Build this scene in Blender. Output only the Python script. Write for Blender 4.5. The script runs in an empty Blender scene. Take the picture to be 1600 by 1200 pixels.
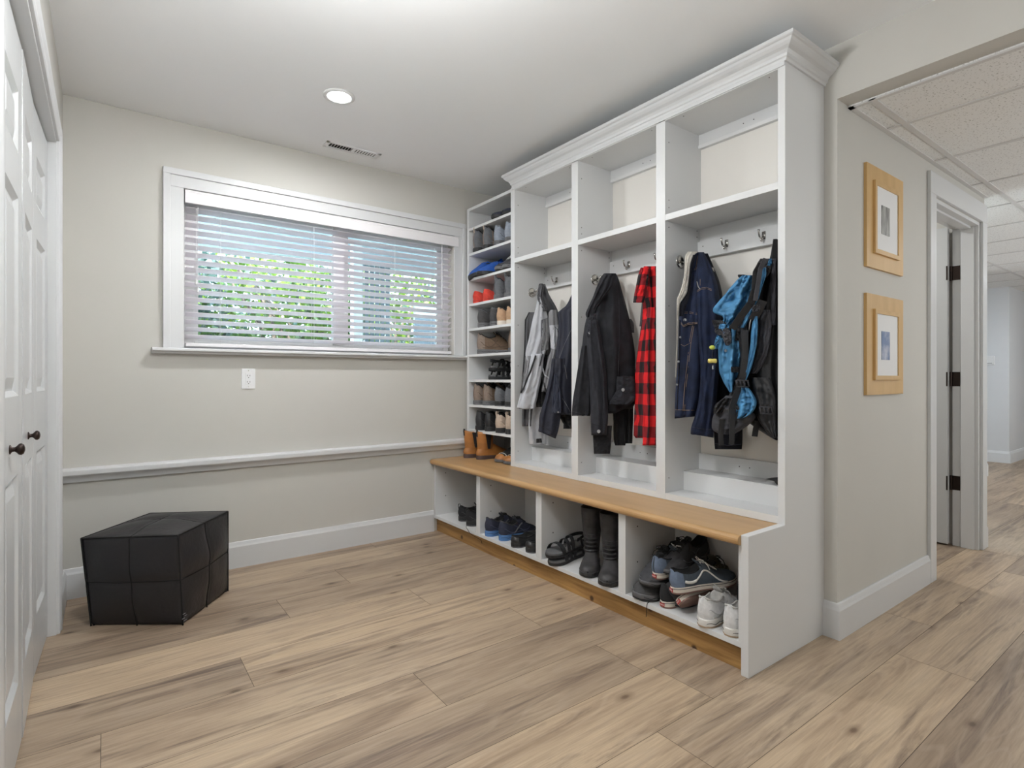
import bpy, bmesh, math, random
from mathutils import Vector, noise, Matrix
random.seed(7)
PI = math.pi
SC = bpy.context.scene
C = SC.collection

# ------------------------------------------------------------------ camera
FPX = 860.0; EYE = 1.07; HZN = 590.0
ANG = math.atan(1161 / 860)
FW = (math.cos(ANG), math.sin(ANG)); RT = (math.sin(ANG), -math.cos(ANG))
cd = bpy.data.cameras.new('camera'); cam = bpy.data.objects.new('camera', cd); C.objects.link(cam)
cam.location = (0, 0, EYE); cam.rotation_euler = (PI / 2, 0, ANG - PI / 2)
cd.sensor_width = 36; cd.lens = 36 * FPX / 1600; cd.shift_y = (HZN - 600) / 1600; cd.clip_start = .02
SC.camera = cam

# ------------------------------------------------------------------ world, sun, exposure
SC.view_settings.view_transform = 'Standard'; SC.view_settings.look = 'None'
SC.view_settings.gamma = 1; SC.view_settings.use_curve_mapping = False
SC.view_settings.exposure = 0.0
LSW = 2.7
w = bpy.data.worlds.new('world'); SC.world = w; w.use_nodes = True
bg = w.node_tree.nodes['Background']; bg.inputs[0].default_value = (.72, .86, 1, 1); bg.inputs[1].default_value = 6.5
sd = bpy.data.lights.new('sun', 'SUN'); sd.energy = 12.0; sd.angle = .01; sd.color = (1, .95, .82)
sun = bpy.data.objects.new('sun', sd); C.objects.link(sun)
sun.rotation_euler = (math.radians(38), 0, math.radians(-25)); sun.location = (0, 8, 6)
bg.inputs[1].default_value *= LSW; sd.energy *= LSW

LS = dict(lamp=.69, lampb=.10, globe=1.34, hall=.20, patio=.85, halld=1.5, hend=.9)  # keys after lamp scale the added unseen fill lights
def disc_light(name, x, y, z, power, size=.12, col=(1, .94, .86)):
    d = bpy.data.lights.new(name, 'AREA'); d.shape = 'DISK'; d.size = size; d.energy = power; d.color = col
    o = bpy.data.objects.new(name, d); C.objects.link(o); o.location = (x, y, z); return o
CEIL = 2.435; HCEIL = 2.206
WARM = (.97, .985, 1.0); COOL = (.86, .93, 1)
LAMPS = [(.915, 2.642), (.915, -.55)]
disc_light('downlight_beam', *LAMPS[0], CEIL - .035, 25 * LS['lamp'], .12, WARM)
disc_light('downlight_beam', *LAMPS[1], CEIL - .035, 25 * LS['lampb'], .12, WARM)  # unseen lamp added behind the camera to lift the room's brightness
GLOBE = (.45, 1.25, 2.14)  # unseen globe lamp added above the frame to brighten ceiling and upper bays
gd = bpy.data.lights.new('globe_glow', 'POINT'); gd.energy = 30 * LS['globe']; gd.color = WARM; gd.shadow_soft_size = .085
go = bpy.data.objects.new('globe_glow', gd); C.objects.link(go); go.location = GLOBE
HFILLS = [(3.3, -.2, 17, WARM), (5.6, .1, 22, (.93, .96, 1)), (7.9, .9, 105, COOL), (1.2, -1.5, 0, WARM), (3.6, -1.6, 17, WARM)]  # unseen hall lamps, added to fill the hall with light
for (x, y, p, c) in HFILLS:
    if p: disc_light('hall_downlight_beam', x, y, HCEIL - .035, p * LS['hall'], .14, c)

disc_light('side_room_beam', 3.70, 1.95, CEIL - .035, 13, .12, WARM)  # unseen lamp added to brighten the open door slab
# added fill panels before the solid rear wall, standing in for daylight
def fill_panel(name, x, y, z, sx, sz, power, rotz, col=(.90, .955, 1)):
    d = bpy.data.lights.new(name, 'AREA'); d.shape = 'RECTANGLE'; d.size = sx; d.size_y = sz; d.energy = power; d.color = col
    o = bpy.data.objects.new(name, d); C.objects.link(o); o.location = (x, y, z); o.rotation_euler = (PI / 2 + 1.25, 0, rotz); return o   # tilted up so the added fill reaches the ceiling
Y0 = -2.6
fill_panel('patio_daylight', 1.1, Y0 + .12, 1.05, 1.9, 1.9, 42 * LS['patio'], 0)
fill_panel('hall_daylight', 5.2, Y0 + .12, 1.05, 2.4, 1.9, 42 * LS['halld'], 0)
fill_panel('hall_end_daylight', 7.0, Y0 + .12, 1.1, 2.0, 1.9, 110 * LS['hend'], 0, (.90, .95, 1))

# ------------------------------------------------------------------ pixel helpers (photo frame 1600x1200)
def at(u, v, D):
    a = (u - 800) / FPX
    return Vector(((FW[0] + a * RT[0]) * D, (FW[1] + a * RT[1]) * D, EYE + (HZN - v) / FPX * D))

# ------------------------------------------------------------------ materials
def sr(r, g, b):
    f = lambda c: (c / 255 / 12.92) if c / 255 <= .04045 else ((c / 255 + .055) / 1.055) ** 2.4
    return (f(r), f(g), f(b), 1)
def lin(c): return c if len(c) == 4 else (*c, 1)
MATS = {}
def mat(name, col, rough=.5, metal=0, var=0, scale=30, bump=0, bscale=200, spec=.5, emis=None, coat=0, sheen=0):
    if name in MATS: return MATS[name]
    m = bpy.data.materials.new(name); m.use_nodes = True; n = m.node_tree.nodes; l = m.node_tree.links
    b = n['Principled BSDF']; c = lin(col)
    b.inputs['Base Color'].default_value = c; b.inputs['Roughness'].default_value = rough
    b.inputs['Metallic'].default_value = metal; b.inputs['Specular IOR Level'].default_value = spec
    b.inputs['Coat Weight'].default_value = coat; b.inputs['Sheen Weight'].default_value = sheen
    tc = n.new('ShaderNodeTexCoord')
    if var:
        nz = n.new('ShaderNodeTexNoise'); nz.inputs['Scale'].default_value = scale; nz.inputs['Detail'].default_value = 4
        l.new(tc.outputs['Object'], nz.inputs['Vector'])
        r = n.new('ShaderNodeValToRGB'); l.new(nz.outputs['Fac'], r.inputs[0])
        r.color_ramp.elements[0].position = .3; r.color_ramp.elements[1].position = .7
        r.color_ramp.elements[0].color = (*[x * (1 - var) for x in c[:3]], 1)
        r.color_ramp.elements[1].color = (*[min(1, x * (1 + var)) for x in c[:3]], 1)
        l.new(r.outputs[0], b.inputs['Base Color'])
    if bump:
        nz = n.new('ShaderNodeTexNoise'); nz.inputs['Scale'].default_value = bscale; nz.inputs['Detail'].default_value = 3
        l.new(tc.outputs['Object'], nz.inputs['Vector'])
        bp = n.new('ShaderNodeBump'); bp.inputs['Strength'].default_value = bump; bp.inputs['Distance'].default_value = .004
        l.new(nz.outputs['Fac'], bp.inputs['Height']); l.new(bp.outputs[0], b.inputs['Normal'])
    if emis:
        b.inputs['Emission Color'].default_value = lin(emis[0]); b.inputs['Emission Strength'].default_value = emis[1]
    MATS[name] = m; return m

WALL = mat('wall_paint', (.58, .565, .525), .75, var=.015, scale=3, bump=.03, bscale=300)
HWALL = WALL
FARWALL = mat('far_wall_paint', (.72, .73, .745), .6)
CEILM = mat('ceiling_paint', (.91, .92, .92), .9, bump=.05, bscale=250)
WHITE = mat('white_trim_paint', (.66, .665, .67), .35, var=.01, scale=4)
DOORM = mat('white_door_paint', (.57, .58, .58), .28)
MELA = mat('white_melamine', (.69, .695, .695), .38)
MEDGE = mat('white_edge_band', (.74, .74, .74), .4)
BACKP = mat('cream_back_wall', (.80, .77, .72), .7)
HOLE = mat('dark_hole', (.03, .03, .03), .8)
DARK = mat('dark_void', (.012, .011, .01), .9)
BRONZE = mat('oil_rubbed_bronze', (.045, .032, .028), .28, .85)
CHROME = mat('brushed_nickel', (.62, .60, .57), .22, 1)
VINYL = mat('white_vinyl', (.80, .80, .80), .35)
SLAT = mat('blind_slat', (.82, .80, .81), .42)

def node_mat(name):
    m = bpy.data.materials.new(name); m.use_nodes = True
    return m, m.node_tree.nodes, m.node_tree.links, m.node_tree.nodes['Principled BSDF']
def wood(name, c1, c2, stretch=(2, 30, 30), rough=.45, knots=None, coat=0):
    m, n, l, b = node_mat(name)
    tc = n.new('ShaderNodeTexCoord'); mp = n.new('ShaderNodeMapping'); mp.inputs['Scale'].default_value = stretch
    l.new(tc.outputs['Object'], mp.inputs[0])
    nz = n.new('ShaderNodeTexNoise'); nz.inputs['Scale'].default_value = 1; nz.inputs['Detail'].default_value = 6; nz.inputs['Distortion'].default_value = .8
    l.new(mp.outputs[0], nz.inputs['Vector'])
    r = n.new('ShaderNodeValToRGB'); l.new(nz.outputs['Fac'], r.inputs[0])
    r.color_ramp.elements[0].position = .3; r.color_ramp.elements[1].position = .68
    r.color_ramp.elements[0].color = lin(c1); r.color_ramp.elements[1].color = lin(c2)
    out = r.outputs[0]
    if knots:
        vo = n.new('ShaderNodeTexVoronoi'); vo.inputs['Scale'].default_value = knots[0]
        sx = n.new('ShaderNodeSeparateXYZ'); cx_ = n.new('ShaderNodeCombineXYZ'); l.new(tc.outputs['Object'], sx.inputs[0]); l.new(sx.outputs[1], cx_.inputs[0]); l.new(sx.outputs[2], cx_.inputs[1])
        vo.voronoi_dimensions = '2D'; l.new(cx_.outputs[0], vo.inputs['Vector'])
        kr = n.new('ShaderNodeValToRGB'); l.new(vo.outputs['Distance'], kr.inputs[0])
        kr.color_ramp.elements[0].position = knots[1]; kr.color_ramp.elements[0].color = (1, 1, 1, 1)
        kr.color_ramp.elements[1].position = knots[1] * 2.2; kr.color_ramp.elements[1].color = (0, 0, 0, 1)
        mx = n.new('ShaderNodeMix'); mx.data_type = 'RGBA'; l.new(kr.outputs[0], mx.inputs[0])
        l.new(out, mx.inputs[6]); mx.inputs[7].default_value = lin(knots[2]); out = mx.outputs[2]
    l.new(out, b.inputs['Base Color']); b.inputs['Roughness'].default_value = rough; b.inputs['Coat Weight'].default_value = coat
    MATS[name] = m; return m
BENCHW = wood('maple_bench', (.44, .26, .11), (.54, .335, .155), (12, 1.5, 12), .33)
PINE = wood('pine_toe_kick', (.20, .095, .028), (.46, .265, .09), (10, 2.6, 38), .45, (5.2, .040, (.05, .022, .01)))
FRAMEW = wood('maple_frame', (.55, .34, .13), (.66, .43, .18), (6, 20, 1.5), .4)

# floor planks: tone per plank from a colour attribute, grain in object space shifted per plank
def floor_mat():
    m, n, l, b = node_mat('oak_plank_floor')
    tc = n.new('ShaderNodeTexCoord'); at_ = n.new('ShaderNodeAttribute'); at_.attribute_name = 'plank'
    sep = n.new('ShaderNodeSeparateColor'); l.new(at_.outputs['Color'], sep.inputs[0])
    off = n.new('ShaderNodeVectorMath'); off.operation = 'MULTIPLY_ADD'
    l.new(at_.outputs['Color'], off.inputs[0]); off.inputs[1].default_value = (37, 23, 11); l.new(tc.outputs['Object'], off.inputs[2])
    def noise_(scale, vec, det=5, dist=0, rough=.55):
        mp = n.new('ShaderNodeMapping'); mp.inputs['Scale'].default_value = scale; l.new(vec, mp.inputs[0])
        z = n.new('ShaderNodeTexNoise'); z.inputs['Scale'].default_value = 1; z.inputs['Detail'].default_value = det
        z.inputs['Distortion'].default_value = dist; z.inputs['Roughness'].default_value = rough
        l.new(mp.outputs[0], z.inputs['Vector']); return z.outputs['Fac']
    def ramp(fac, stops):
        r = n.new('ShaderNodeValToRGB'); l.new(fac, r.inputs[0]); e = r.color_ramp.elements
        e[0].position, e[0].color = stops[0][0], lin(stops[0][1]); e[1].position, e[1].color = stops[-1][0], lin(stops[-1][1])
        for p, c in stops[1:-1]:
            q = e.new(p); q.color = lin(c)
        return r.outputs[0]
    def mix(kind, fac, a, c):
        x = n.new('ShaderNodeMix'); x.data_type = 'RGBA'; x.blend_type = kind
        if isinstance(fac, float): x.inputs[0].default_value = fac
        else: l.new(fac, x.inputs[0])
        if isinstance(a, tuple): x.inputs[6].default_value = a
        else: l.new(a, x.inputs[6])
        if isinstance(c, tuple): x.inputs[7].default_value = c
        else: l.new(c, x.inputs[7])
        return x.outputs[2]
    V = off.outputs[0]
    broad = noise_((.8, 5.0, 1), V, 5, .9, .6)
    base = ramp(broad, [(.28, (.25, .182, .128)), (.44, (.39, .295, .208)), (.62, (.50, .39, .275))])
    # long grey-brown heartwood streaks
    streak = noise_((.75, 9.5, 1), V, 8, 1.6, .68)
    sf = ramp(streak, [(.52, (0, 0, 0)), (.60, (.42, .42, .42)), (.70, (.92, .92, .92))])
    base = mix('MIX', sf, base, (.160, .116, .090, 1))
    fine = noise_((5, 110, 1), V, 6, .3, .65)
    ff = ramp(fine, [(.32, (.80, .785, .775)), (.68, (1.10, 1.10, 1.10))])
    base = mix('MULTIPLY', 1.0, base, ff)
    # cathedral grain lines
    mp = n.new('ShaderNodeMapping'); mp.inputs['Scale'].default_value = (.7, 5.0, 1); l.new(V, mp.inputs[0])
    wz = n.new('ShaderNodeTexNoise'); wz.inputs['Scale'].default_value = 1.0; wz.inputs['Detail'].default_value = 1.5; l.new(mp.outputs[0], wz.inputs['Vector'])
    mm = n.new('ShaderNodeMath'); mm.operation = 'MULTIPLY'; mm.inputs[1].default_value = 95; l.new(wz.outputs['Fac'], mm.inputs[0])
    sn = n.new('ShaderNodeMath'); sn.operation = 'SINE'; l.new(mm.outputs[0], sn.inputs[0])
    cl = ramp(sn.outputs[0], [(.70, (0, 0, 0)), (1.0, (.30, .30, .30))])
    base = mix('MIX', cl, base, (.48, .38, .285, 1))
    # knots
    mp = n.new('ShaderNodeMapping'); mp.inputs['Scale'].default_value = (1.9, 3.9, 1); l.new(V, mp.inputs[0])
    vo = n.new('ShaderNodeTexVoronoi'); vo.voronoi_dimensions = '2D'; vo.inputs['Scale'].default_value = 1; l.new(mp.outputs[0], vo.inputs['Vector'])
    kn = ramp(vo.outputs['Distance'], [(.018, (.85, .85, .85)), (.045, (.35, .35, .35)), (.10, (0, 0, 0))])
    cr = n.new('ShaderNodeMath'); cr.operation = 'GREATER_THAN'; cr.inputs[1].default_value = .70
    sc = n.new('ShaderNodeSeparateColor'); l.new(vo.outputs['Color'], sc.inputs[0]); l.new(sc.outputs[0], cr.inputs[0])
    km = n.new('ShaderNodeMath'); km.operation = 'MULTIPLY'; l.new(kn, km.inputs[0]); l.new(cr.outputs[0], km.inputs[1])
    base = mix('MIX', km.outputs[0], base, (.10, .058, .036, 1))
    # per plank tone
    tone = ramp(sep.outputs[0], [(0, (.80, .785, .79)), (.5, (.97, .96, .955)), (1, (1.12, 1.10, 1.06))])
    base = mix('MULTIPLY', 1.0, base, tone)
    l.new(base, b.inputs['Base Color']); b.inputs['Roughness'].default_value = .42; b.inputs['Specular IOR Level'].default_value = .4
    bp = n.new('ShaderNodeBump'); bp.inputs['Strength'].default_value = .06; bp.inputs['Distance'].default_value = .002
    l.new(fine, bp.inputs['Height']); l.new(bp.outputs[0], b.inputs['Normal'])
    return m
FLOORM = floor_mat()
SEAM = mat('plank_joint', (.10, .075, .055), .8)

def tile_mat():
    m, n, l, b = node_mat('acoustic_tile')
    tc = n.new('ShaderNodeTexCoord'); z = n.new('ShaderNodeTexNoise'); z.inputs['Scale'].default_value = 130; z.inputs['Detail'].default_value = 3
    l.new(tc.outputs['Object'], z.inputs['Vector']); r = n.new('ShaderNodeValToRGB'); l.new(z.outputs['Fac'], r.inputs[0])
    r.color_ramp.elements[0].position = .34; r.color_ramp.elements[0].color = (.50, .49, .47, 1)
    r.color_ramp.elements[1].position = .40; r.color_ramp.elements[1].color = (.84, .84, .83, 1)
    l.new(r.outputs[0], b.inputs['Base Color']); b.inputs['Roughness'].default_value = .9
    bp = n.new('ShaderNodeBump'); bp.inputs['Strength'].default_value = .3; bp.inputs['Distance'].default_value = .003
    l.new(z.outputs['Fac'], bp.inputs['Height']); l.new(bp.outputs[0], b.inputs['Normal']); return m
TILEM = tile_mat()

def slat_mat():
    m, n, l, b = node_mat('white_slat_vinyl'); b.inputs['Base Color'].default_value = (.94, .92, .94, 1); b.inputs['Roughness'].default_value = .4
    t = n.new('ShaderNodeBsdfTranslucent'); t.inputs[0].default_value = (.97, .95, .98, 1); mx = n.new('ShaderNodeMixShader'); mx.inputs[0].default_value = .7
    l.new(b.outputs[0], mx.inputs[1]); l.new(t.outputs[0], mx.inputs[2]); l.new(mx.outputs[0], n['Material Output'].inputs[0]); return m
SLATT = slat_mat()

# ------------------------------------------------------------------ mesh helpers
class MB:
    def __init__(s): s.v = []; s.f = []
    def add(s, vs, fs):
        k = len(s.v); s.v += [tuple(p) for p in vs]; s.f += [tuple(i + k for i in f) for f in fs]; return s
    def box(s, x0, x1, y0, y1, z0, z1):
        return s.add([(x0, y0, z0), (x1, y0, z0), (x1, y1, z0), (x0, y1, z0), (x0, y0, z1), (x1, y0, z1), (x1, y1, z1), (x0, y1, z1)],
                     [(0, 3, 2, 1), (4, 5, 6, 7), (0, 1, 5, 4), (1, 2, 6, 5), (2, 3, 7, 6), (3, 0, 4, 7)])
    def prism(s, prof, axis, a0, a1):
        """prof: 2D points; axis 'x': (y,z), 'y': (x,z), 'z': (x,y)"""
        def P(q, a): return {'x': (a, q[0], q[1]), 'y': (q[0], a, q[1]), 'z': (q[0], q[1], a)}[axis]
        n = len(prof)
        return s.add([P(q, a0) for q in prof] + [P(q, a1) for q in prof],
                     [tuple(range(n)), tuple(range(2 * n - 1, n - 1, -1))] + [(i, (i + 1) % n, n + (i + 1) % n, n + i) for i in range(n)])
    def tube(s, pts, r, n=6, caps=True, flat=None):
        pts = [Vector(p) for p in pts]; rings = []
        rr = r if isinstance(r, (list, tuple)) else [r] * len(pts)
        prev = None
        for i, p in enumerate(pts):
            t = (pts[min(i + 1, len(pts) - 1)] - pts[max(i - 1, 0)])
            if t.length < 1e-9: t = Vector((0, 0, 1))
            t.normalize()
            if prev is None: a = t.orthogonal().normalized()
            else:
                a = prev - t * prev.dot(t)
                a = a.normalized() if a.length > 1e-6 else t.orthogonal().normalized()
            prev = a; b_ = t.cross(a)
            rings.append([p + (a * math.cos(2 * PI * k / n) + b_ * math.sin(2 * PI * k / n)) * rr[i] for k in range(n)])
        return s.loft(rings, caps, caps)
    def loft(s, rings, cap0=True, cap1=True, closed=True):
        n = len(rings[0]); k = len(s.v)
        for r in rings: s.v += [tuple(p) for p in r]
        for j in range(len(rings) - 1):
            for i in range(n if closed else n - 1):
                a = k + j * n + i; b_ = k + j * n + (i + 1) % n
                s.f.append((a, b_, b_ + n, a + n))
        if cap0: s.f.append(tuple(range(k + n - 1, k - 1, -1)))
        if cap1: s.f.append(tuple(range(k + (len(rings) - 1) * n, k + len(rings) * n)))
        return s
    def ribbon(s, pts, wv, th):
        """flat band: pts centre line, wv width vectors (one or list), th thickness vector"""
        pts = [Vector(p) for p in pts]; th = Vector(th); rings = []
        for i, p in enumerate(pts):
            w_ = Vector(wv[i] if isinstance(wv, list) else wv)
            rings.append([p - w_ - th, p + w_ - th, p + w_ + th, p - w_ + th])
        return s.loft(rings)
    def lathe(s, prof, o, axis=(0, 0, 1), n=20):
        ax = Vector(axis).normalized(); a = ax.orthogonal().normalized(); b_ = ax.cross(a); o = Vector(o)
        return s.loft([[o + ax * h + (a * math.cos(2 * PI * k / n) + b_ * math.sin(2 * PI * k / n)) * max(r, 1e-5) for k in range(n)] for r, h in prof])
    def ellipsoid(s, c, r, n=12, m=8):
        c = Vector(c); return s.loft([[c + Vector((r[0] * math.sin(PI * j / m) * math.cos(2 * PI * k / n), r[1] * math.sin(PI * j / m) * math.sin(2 * PI * k / n), -r[2] * math.cos(PI * j / m))) for k in range(n)] for j in [.05] + list(range(1, m)) + [m - .05]])
    def build(s, name, m, parent=None, smooth=False, bevel=0, sub=0, wn=False):
        me = bpy.data.meshes.new(name)
        o_ = Vector((0, 0, 0))
        if parent is not None and parent.get('_org'): o_ = Vector(parent['_org'])
        me.from_pydata([tuple(Vector(p) - o_) for p in s.v], [], s.f)
        bm = bmesh.new(); bm.from_mesh(me); bmesh.ops.recalc_face_normals(bm, faces=bm.faces); bm.to_mesh(me); bm.free()
        me.materials.append(m)
        ob = bpy.data.objects.new(name, me); C.objects.link(ob)
        if parent is not None:
            ob.parent = parent
            if parent.get('_org'): ob['_org'] = tuple(parent['_org'])
        if smooth:
            for p in me.polygons: p.use_smooth = True
        if bevel:
            md = ob.modifiers.new('bevel', 'BEVEL'); md.width = bevel; md.segments = 2; md.limit_method = 'ANGLE'; md.angle_limit = .7
            md.harden_normals = False
        if sub:
            md = ob.modifiers.new('sub', 'SUBSURF'); md.levels = sub; md.render_levels = sub
        return ob
def Bx(*a): return MB().box(*a)
def thing(name, label, cat, loc=(0, 0, 0), rotz=0, group=None, org=True):
    o = bpy.data.objects.new(name, None); C.objects.link(o); o.location = loc; o.rotation_euler = (0, 0, rotz)
    o.empty_display_size = .05; o['label'] = label; o['category'] = cat
    if group: o['group'] = group
    if org and not rotz: o['_org'] = tuple(loc)
    return o
def struct(name, o=None, loc=(0, 0, 0)):
    if o is None:
        o = bpy.data.objects.new(name, None); C.objects.link(o); o.location = loc; o['_org'] = tuple(loc); o.empty_display_size = .05
    o['kind'] = 'structure'; return o
def tag(o, label, cat, group=None):
    o['label'] = label; o['category'] = cat
    if group: o['group'] = group
    return o

# ------------------------------------------------------------------ room shell
WX = -.161; WY = 3.417; PX = 2.415; PY = 1.02; Y0 = -2.6; X1 = 11.5
def wall_with_hole(axis, a0, a1, z0, z1, t0, t1, hole):
    """axis 'x': wall runs along x at y in (t0,t1)"""
    m = MB(); h0, h1, hz0, hz1 = hole
    def bb(p, q, zz0, zz1):
        if q - p < 1e-4 or zz1 - zz0 < 1e-4: return
        if axis == 'x': m.box(p, q, t0, t1, zz0, zz1)
        else: m.box(t0, t1, p, q, zz0, zz1)
    bb(a0, h0, z0, z1); bb(h1, a1, z0, z1); bb(h0, h1, z0, hz0); bb(h0, h1, hz1, z1); return m
WIN = (.342, 2.01, 1.225, 2.082)
o = wall_with_hole('x', WX - .3, PX + .1, 0, CEIL, WY, WY + .14, WIN).build('wall_window_side', WALL); struct('', o)
DY0, DY1, DZ = 1.34, 2.965, 2.05
o = wall_with_hole('y', Y0, WY, 0, CEIL, WX - .12, WX, (DY0, DY1, 0, DZ)).build('wall_closet_side', WALL); struct('', o)
o = Bx(WX - .30, WX - .26, 1.2, 3.1, 0, DZ + .1).build('wall_closet_back', WALL); struct('', o)
o = Bx(PX, PX + .1, PY + .12, WY, 0, CEIL).build('wall_locker_side', WALL); struct('', o)
o = wall_with_hole('x', PX, 4.475, 0, CEIL, PY, PY + .12, (3.545, 4.37, 0, 2.03)).build('wall_hallway', HWALL); struct('', o)
o = Bx(PX, PX + .101, Y0, PY, HCEIL + .007, CEIL).build('wall_header_beam', WALL); struct('', o)
m = Bx(WX - .2, X1, Y0 - .1, Y0, 0, CEIL)
o = m.build('wall_rear', WALL); struct('', o)
# room behind the hallway door
o = MB().box(4.376, 4.475, PY + .121, 1.30, 0, HCEIL + .2).box(3.2, 4.475, 2.6, 2.7, 0, HCEIL + .2).box(3.2, 3.3, 1.15, 2.6, 0, HCEIL + .2).box(4.376, 4.475, 1.301, 2.6, 0, HCEIL + .2).build('wall_side_room', WALL); struct('', o)
# far end of the hall
o = MB().box(5.0, 7.70, 1.74, 1.86, 0, HCEIL + .1).box(7.6, 7.70, 1.74, 2.9, 0, HCEIL + .1).build('wall_hall_middle', FARWALL); struct('', o)
o = MB().box(9.07, 9.19, 1.825, 3.2, 0, HCEIL + .1).box(9.191, X1, 1.825, 1.95, 0, HCEIL + .1).box(7.6, 9.2, 3.1, 3.2, 0, HCEIL + .1).build('wall_hall_far', FARWALL); struct('', o)
o = Bx(X1, X1 + .1, Y0, 2.0, 0, CEIL).build('wall_hall_end', FARWALL); struct('', o)
o = Bx(WX - .3, PX + .05, Y0, WY + .12, CEIL, CEIL + .12).build('ceiling', CEILM); struct('', o)
o = Bx(PX + .05, X1 + .1, Y0, WY + .12, CEIL, CEIL + .12).build('ceiling_hall_slab', CEILM); struct('', o)
# suspended tile ceiling of the hall
m = MB(); m.box(PX + .101, X1, Y0, 1.019, HCEIL, HCEIL + .02); m.box(4.475, X1, 1.019, 3.1, HCEIL, HCEIL + .02)
o = m.build('ceiling_tiles', TILEM); struct('', o)
g = MB(); x = 2.26
gx = [2.875 + .6225 * k for k in range(15)]
for x in gx: g.box(x - .011, x + .011, Y0, 1.018 if x < 4.5 else 3.1, HCEIL - .004, HCEIL + .001)
for y in [.90 + .03, .90 - .58, .90 - 1.80, .90 - 2.4]: g.box(PX + .101, X1, y - .012, y + .012, HCEIL - .0045, HCEIL + .001)
g.box(4.7, X1, 1.55, 1.574, HCEIL - .0045, HCEIL + .001)
g.box(PX + .101, 4.47, .998, 1.019, HCEIL - .005, HCEIL + .001); g.box(PX + .101, PX + .122, Y0, 1.019, HCEIL - .005, HCEIL + .001)
o = g.build('ceiling_grid', mat('ceiling_grid_paint', (.66, .65, .64), .5)); struct('', o)

# ------------------------------------------------------------------ floor planks
PW = .247; yb = 1.075
butt = {0: 1.63, -1: 2.862, -2: 2.466, -3: 3.08, 1: 3.10, 2: .898, 3: 1.512, 4: .417, 5: 1.235, 6: .665, 7: 1.03, 8: 1.9}
tones = {}
vs = []; fs = []; cols = []
rr = random.Random(3); gap = .0009
for r in range(-15, 10):
    y0 = yb + PW * r; y1 = y0 + PW
    if y1 > WY + .1: y1 = WY + .1
    b0 = butt.get(r, rr.random() * 1.5)
    k = math.ceil((b0 + .5) / 1.52)
    x = b0 - 1.52 * k
    while x < X1:
        xa, xb = max(x, WX - .25), min(x + 1.52, X1)
        if xb > xa and (xb < 4.9 or True):
            c = (rr.random(), rr.random(), rr.random())
            n0 = len(vs)
            vs += [(xa + gap, y0 + gap, 0), (xb - gap, y0 + gap, 0), (xb - gap, y1 - gap, 0), (xa + gap, y1 - gap, 0)]
            fs.append((n0, n0 + 1, n0 + 2, n0 + 3)); cols.append(c)
        x += 1.52
me = bpy.data.meshes.new('floor'); me.from_pydata(vs, [], fs); me.materials.append(FLOORM)
ca = me.color_attributes.new('plank', 'FLOAT_COLOR', 'CORNER')
for p in me.polygons:
    for li in p.loop_indices: ca.data[li].color = (*cols[p.index], 1)
o = bpy.data.objects.new('floor', me); C.objects.link(o); struct('', o)
o = Bx(WX - .3, X1, Y0, WY + .1, -.05, -.0015).build('floor_underlay', SEAM); struct('', o)

# ------------------------------------------------------------------ trims
BB = [(0, 0), (.016, 0), (.016, .118), (.012, .128), (.008, .142), (.006, .145), (0, .145)]
def base_x(name, x0, x1, yw, sgn=-1, m=WHITE):   # wall face at y=yw, board grows towards sgn*y
    o = MB().prism([(yw + sgn * a, z) for a, z in BB], 'x', x0, x1).build(name, m); return struct('', o)
def base_y(name, y0, y1, xw, sgn=-1, m=WHITE):
    o = MB().prism([(xw + sgn * a, z) for a, z in BB], 'y', y0, y1).build(name, m); return struct('', o)
base_x('baseboard_window_side', WX, 1.846, WY)
o = MB().loft([[(PX - a, 1.070, z) for a, z in BB], [(PX - a, PY - a, z) for a, z in BB], [(3.453, PY - a, z) for a, z in BB]]).build('baseboard_hallway', WHITE); struct('', o)
base_y('baseboard_closet_side', 3.05, WY - .016, WX, 1)
base_x('baseboard_hallway_end', 4.463, 4.491, PY)
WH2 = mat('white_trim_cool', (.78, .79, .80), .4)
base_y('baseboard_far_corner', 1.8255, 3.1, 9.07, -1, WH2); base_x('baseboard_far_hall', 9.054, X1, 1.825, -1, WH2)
base_x('baseboard_middle_hall', 5.0, 7.716, 1.74, -1, WH2)
# ledge rail on the window wall
RAIL = [(0, .562), (.016, .562), (.020, .572), (.024, .580), (.030, .590), (.034, .594), (.046, .596), (.050, .602), (.050, .622), (.046, .629), (0, .632)]
o = MB().prism([(WY - a, z) for a, z in RAIL], 'x', WX, 2.40).build('trim_1', WHITE, bevel=.001); struct('', o)

# window
wroot = struct('window_1', loc=(.342, WY, 1.225))
# casing: two steps
m = MB()
for (a, b_, dpt) in ((0, .095, .014), (.062, .0956, .024)):
    m.box(.342 - b_, .342 - a, WY - dpt, WY, 1.225, 2.082 + a)
    m.box(2.01 + a, 2.01 + b_, WY - dpt, WY, 1.225, 2.082 + a)
    m.box(.342 - b_, 2.01 + b_, WY - dpt, WY, 2.082 + a, 2.082 + b_)
m.build('window_casing', WHITE, wroot, bevel=.003)
m = MB().prism([(WY + .075, 1.197), (WY + .075, 1.227), (WY - .052, 1.227), (WY - .057, 1.222), (WY - .057, 1.212), (WY - .050, 1.208), (WY - .040, 1.206), (WY - .036, 1.198), (WY, 1.196)], 'x', .197, 2.10)
m.build('window_sill', WHITE, wroot, bevel=.001)
m = MB(); FYW = WY + .075
m.box(.342, .40, FYW, FYW + .06, 1.225, 2.082).box(1.97, 2.01, FYW, FYW + .06, 1.225, 2.082).box(.40, 1.97, FYW, FYW + .06, 1.225, 1.275).box(.40, 1.97, FYW, FYW + .06, 2.035, 2.082)
m.build('window_frame', VINYL, wroot, bevel=.003)
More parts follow.
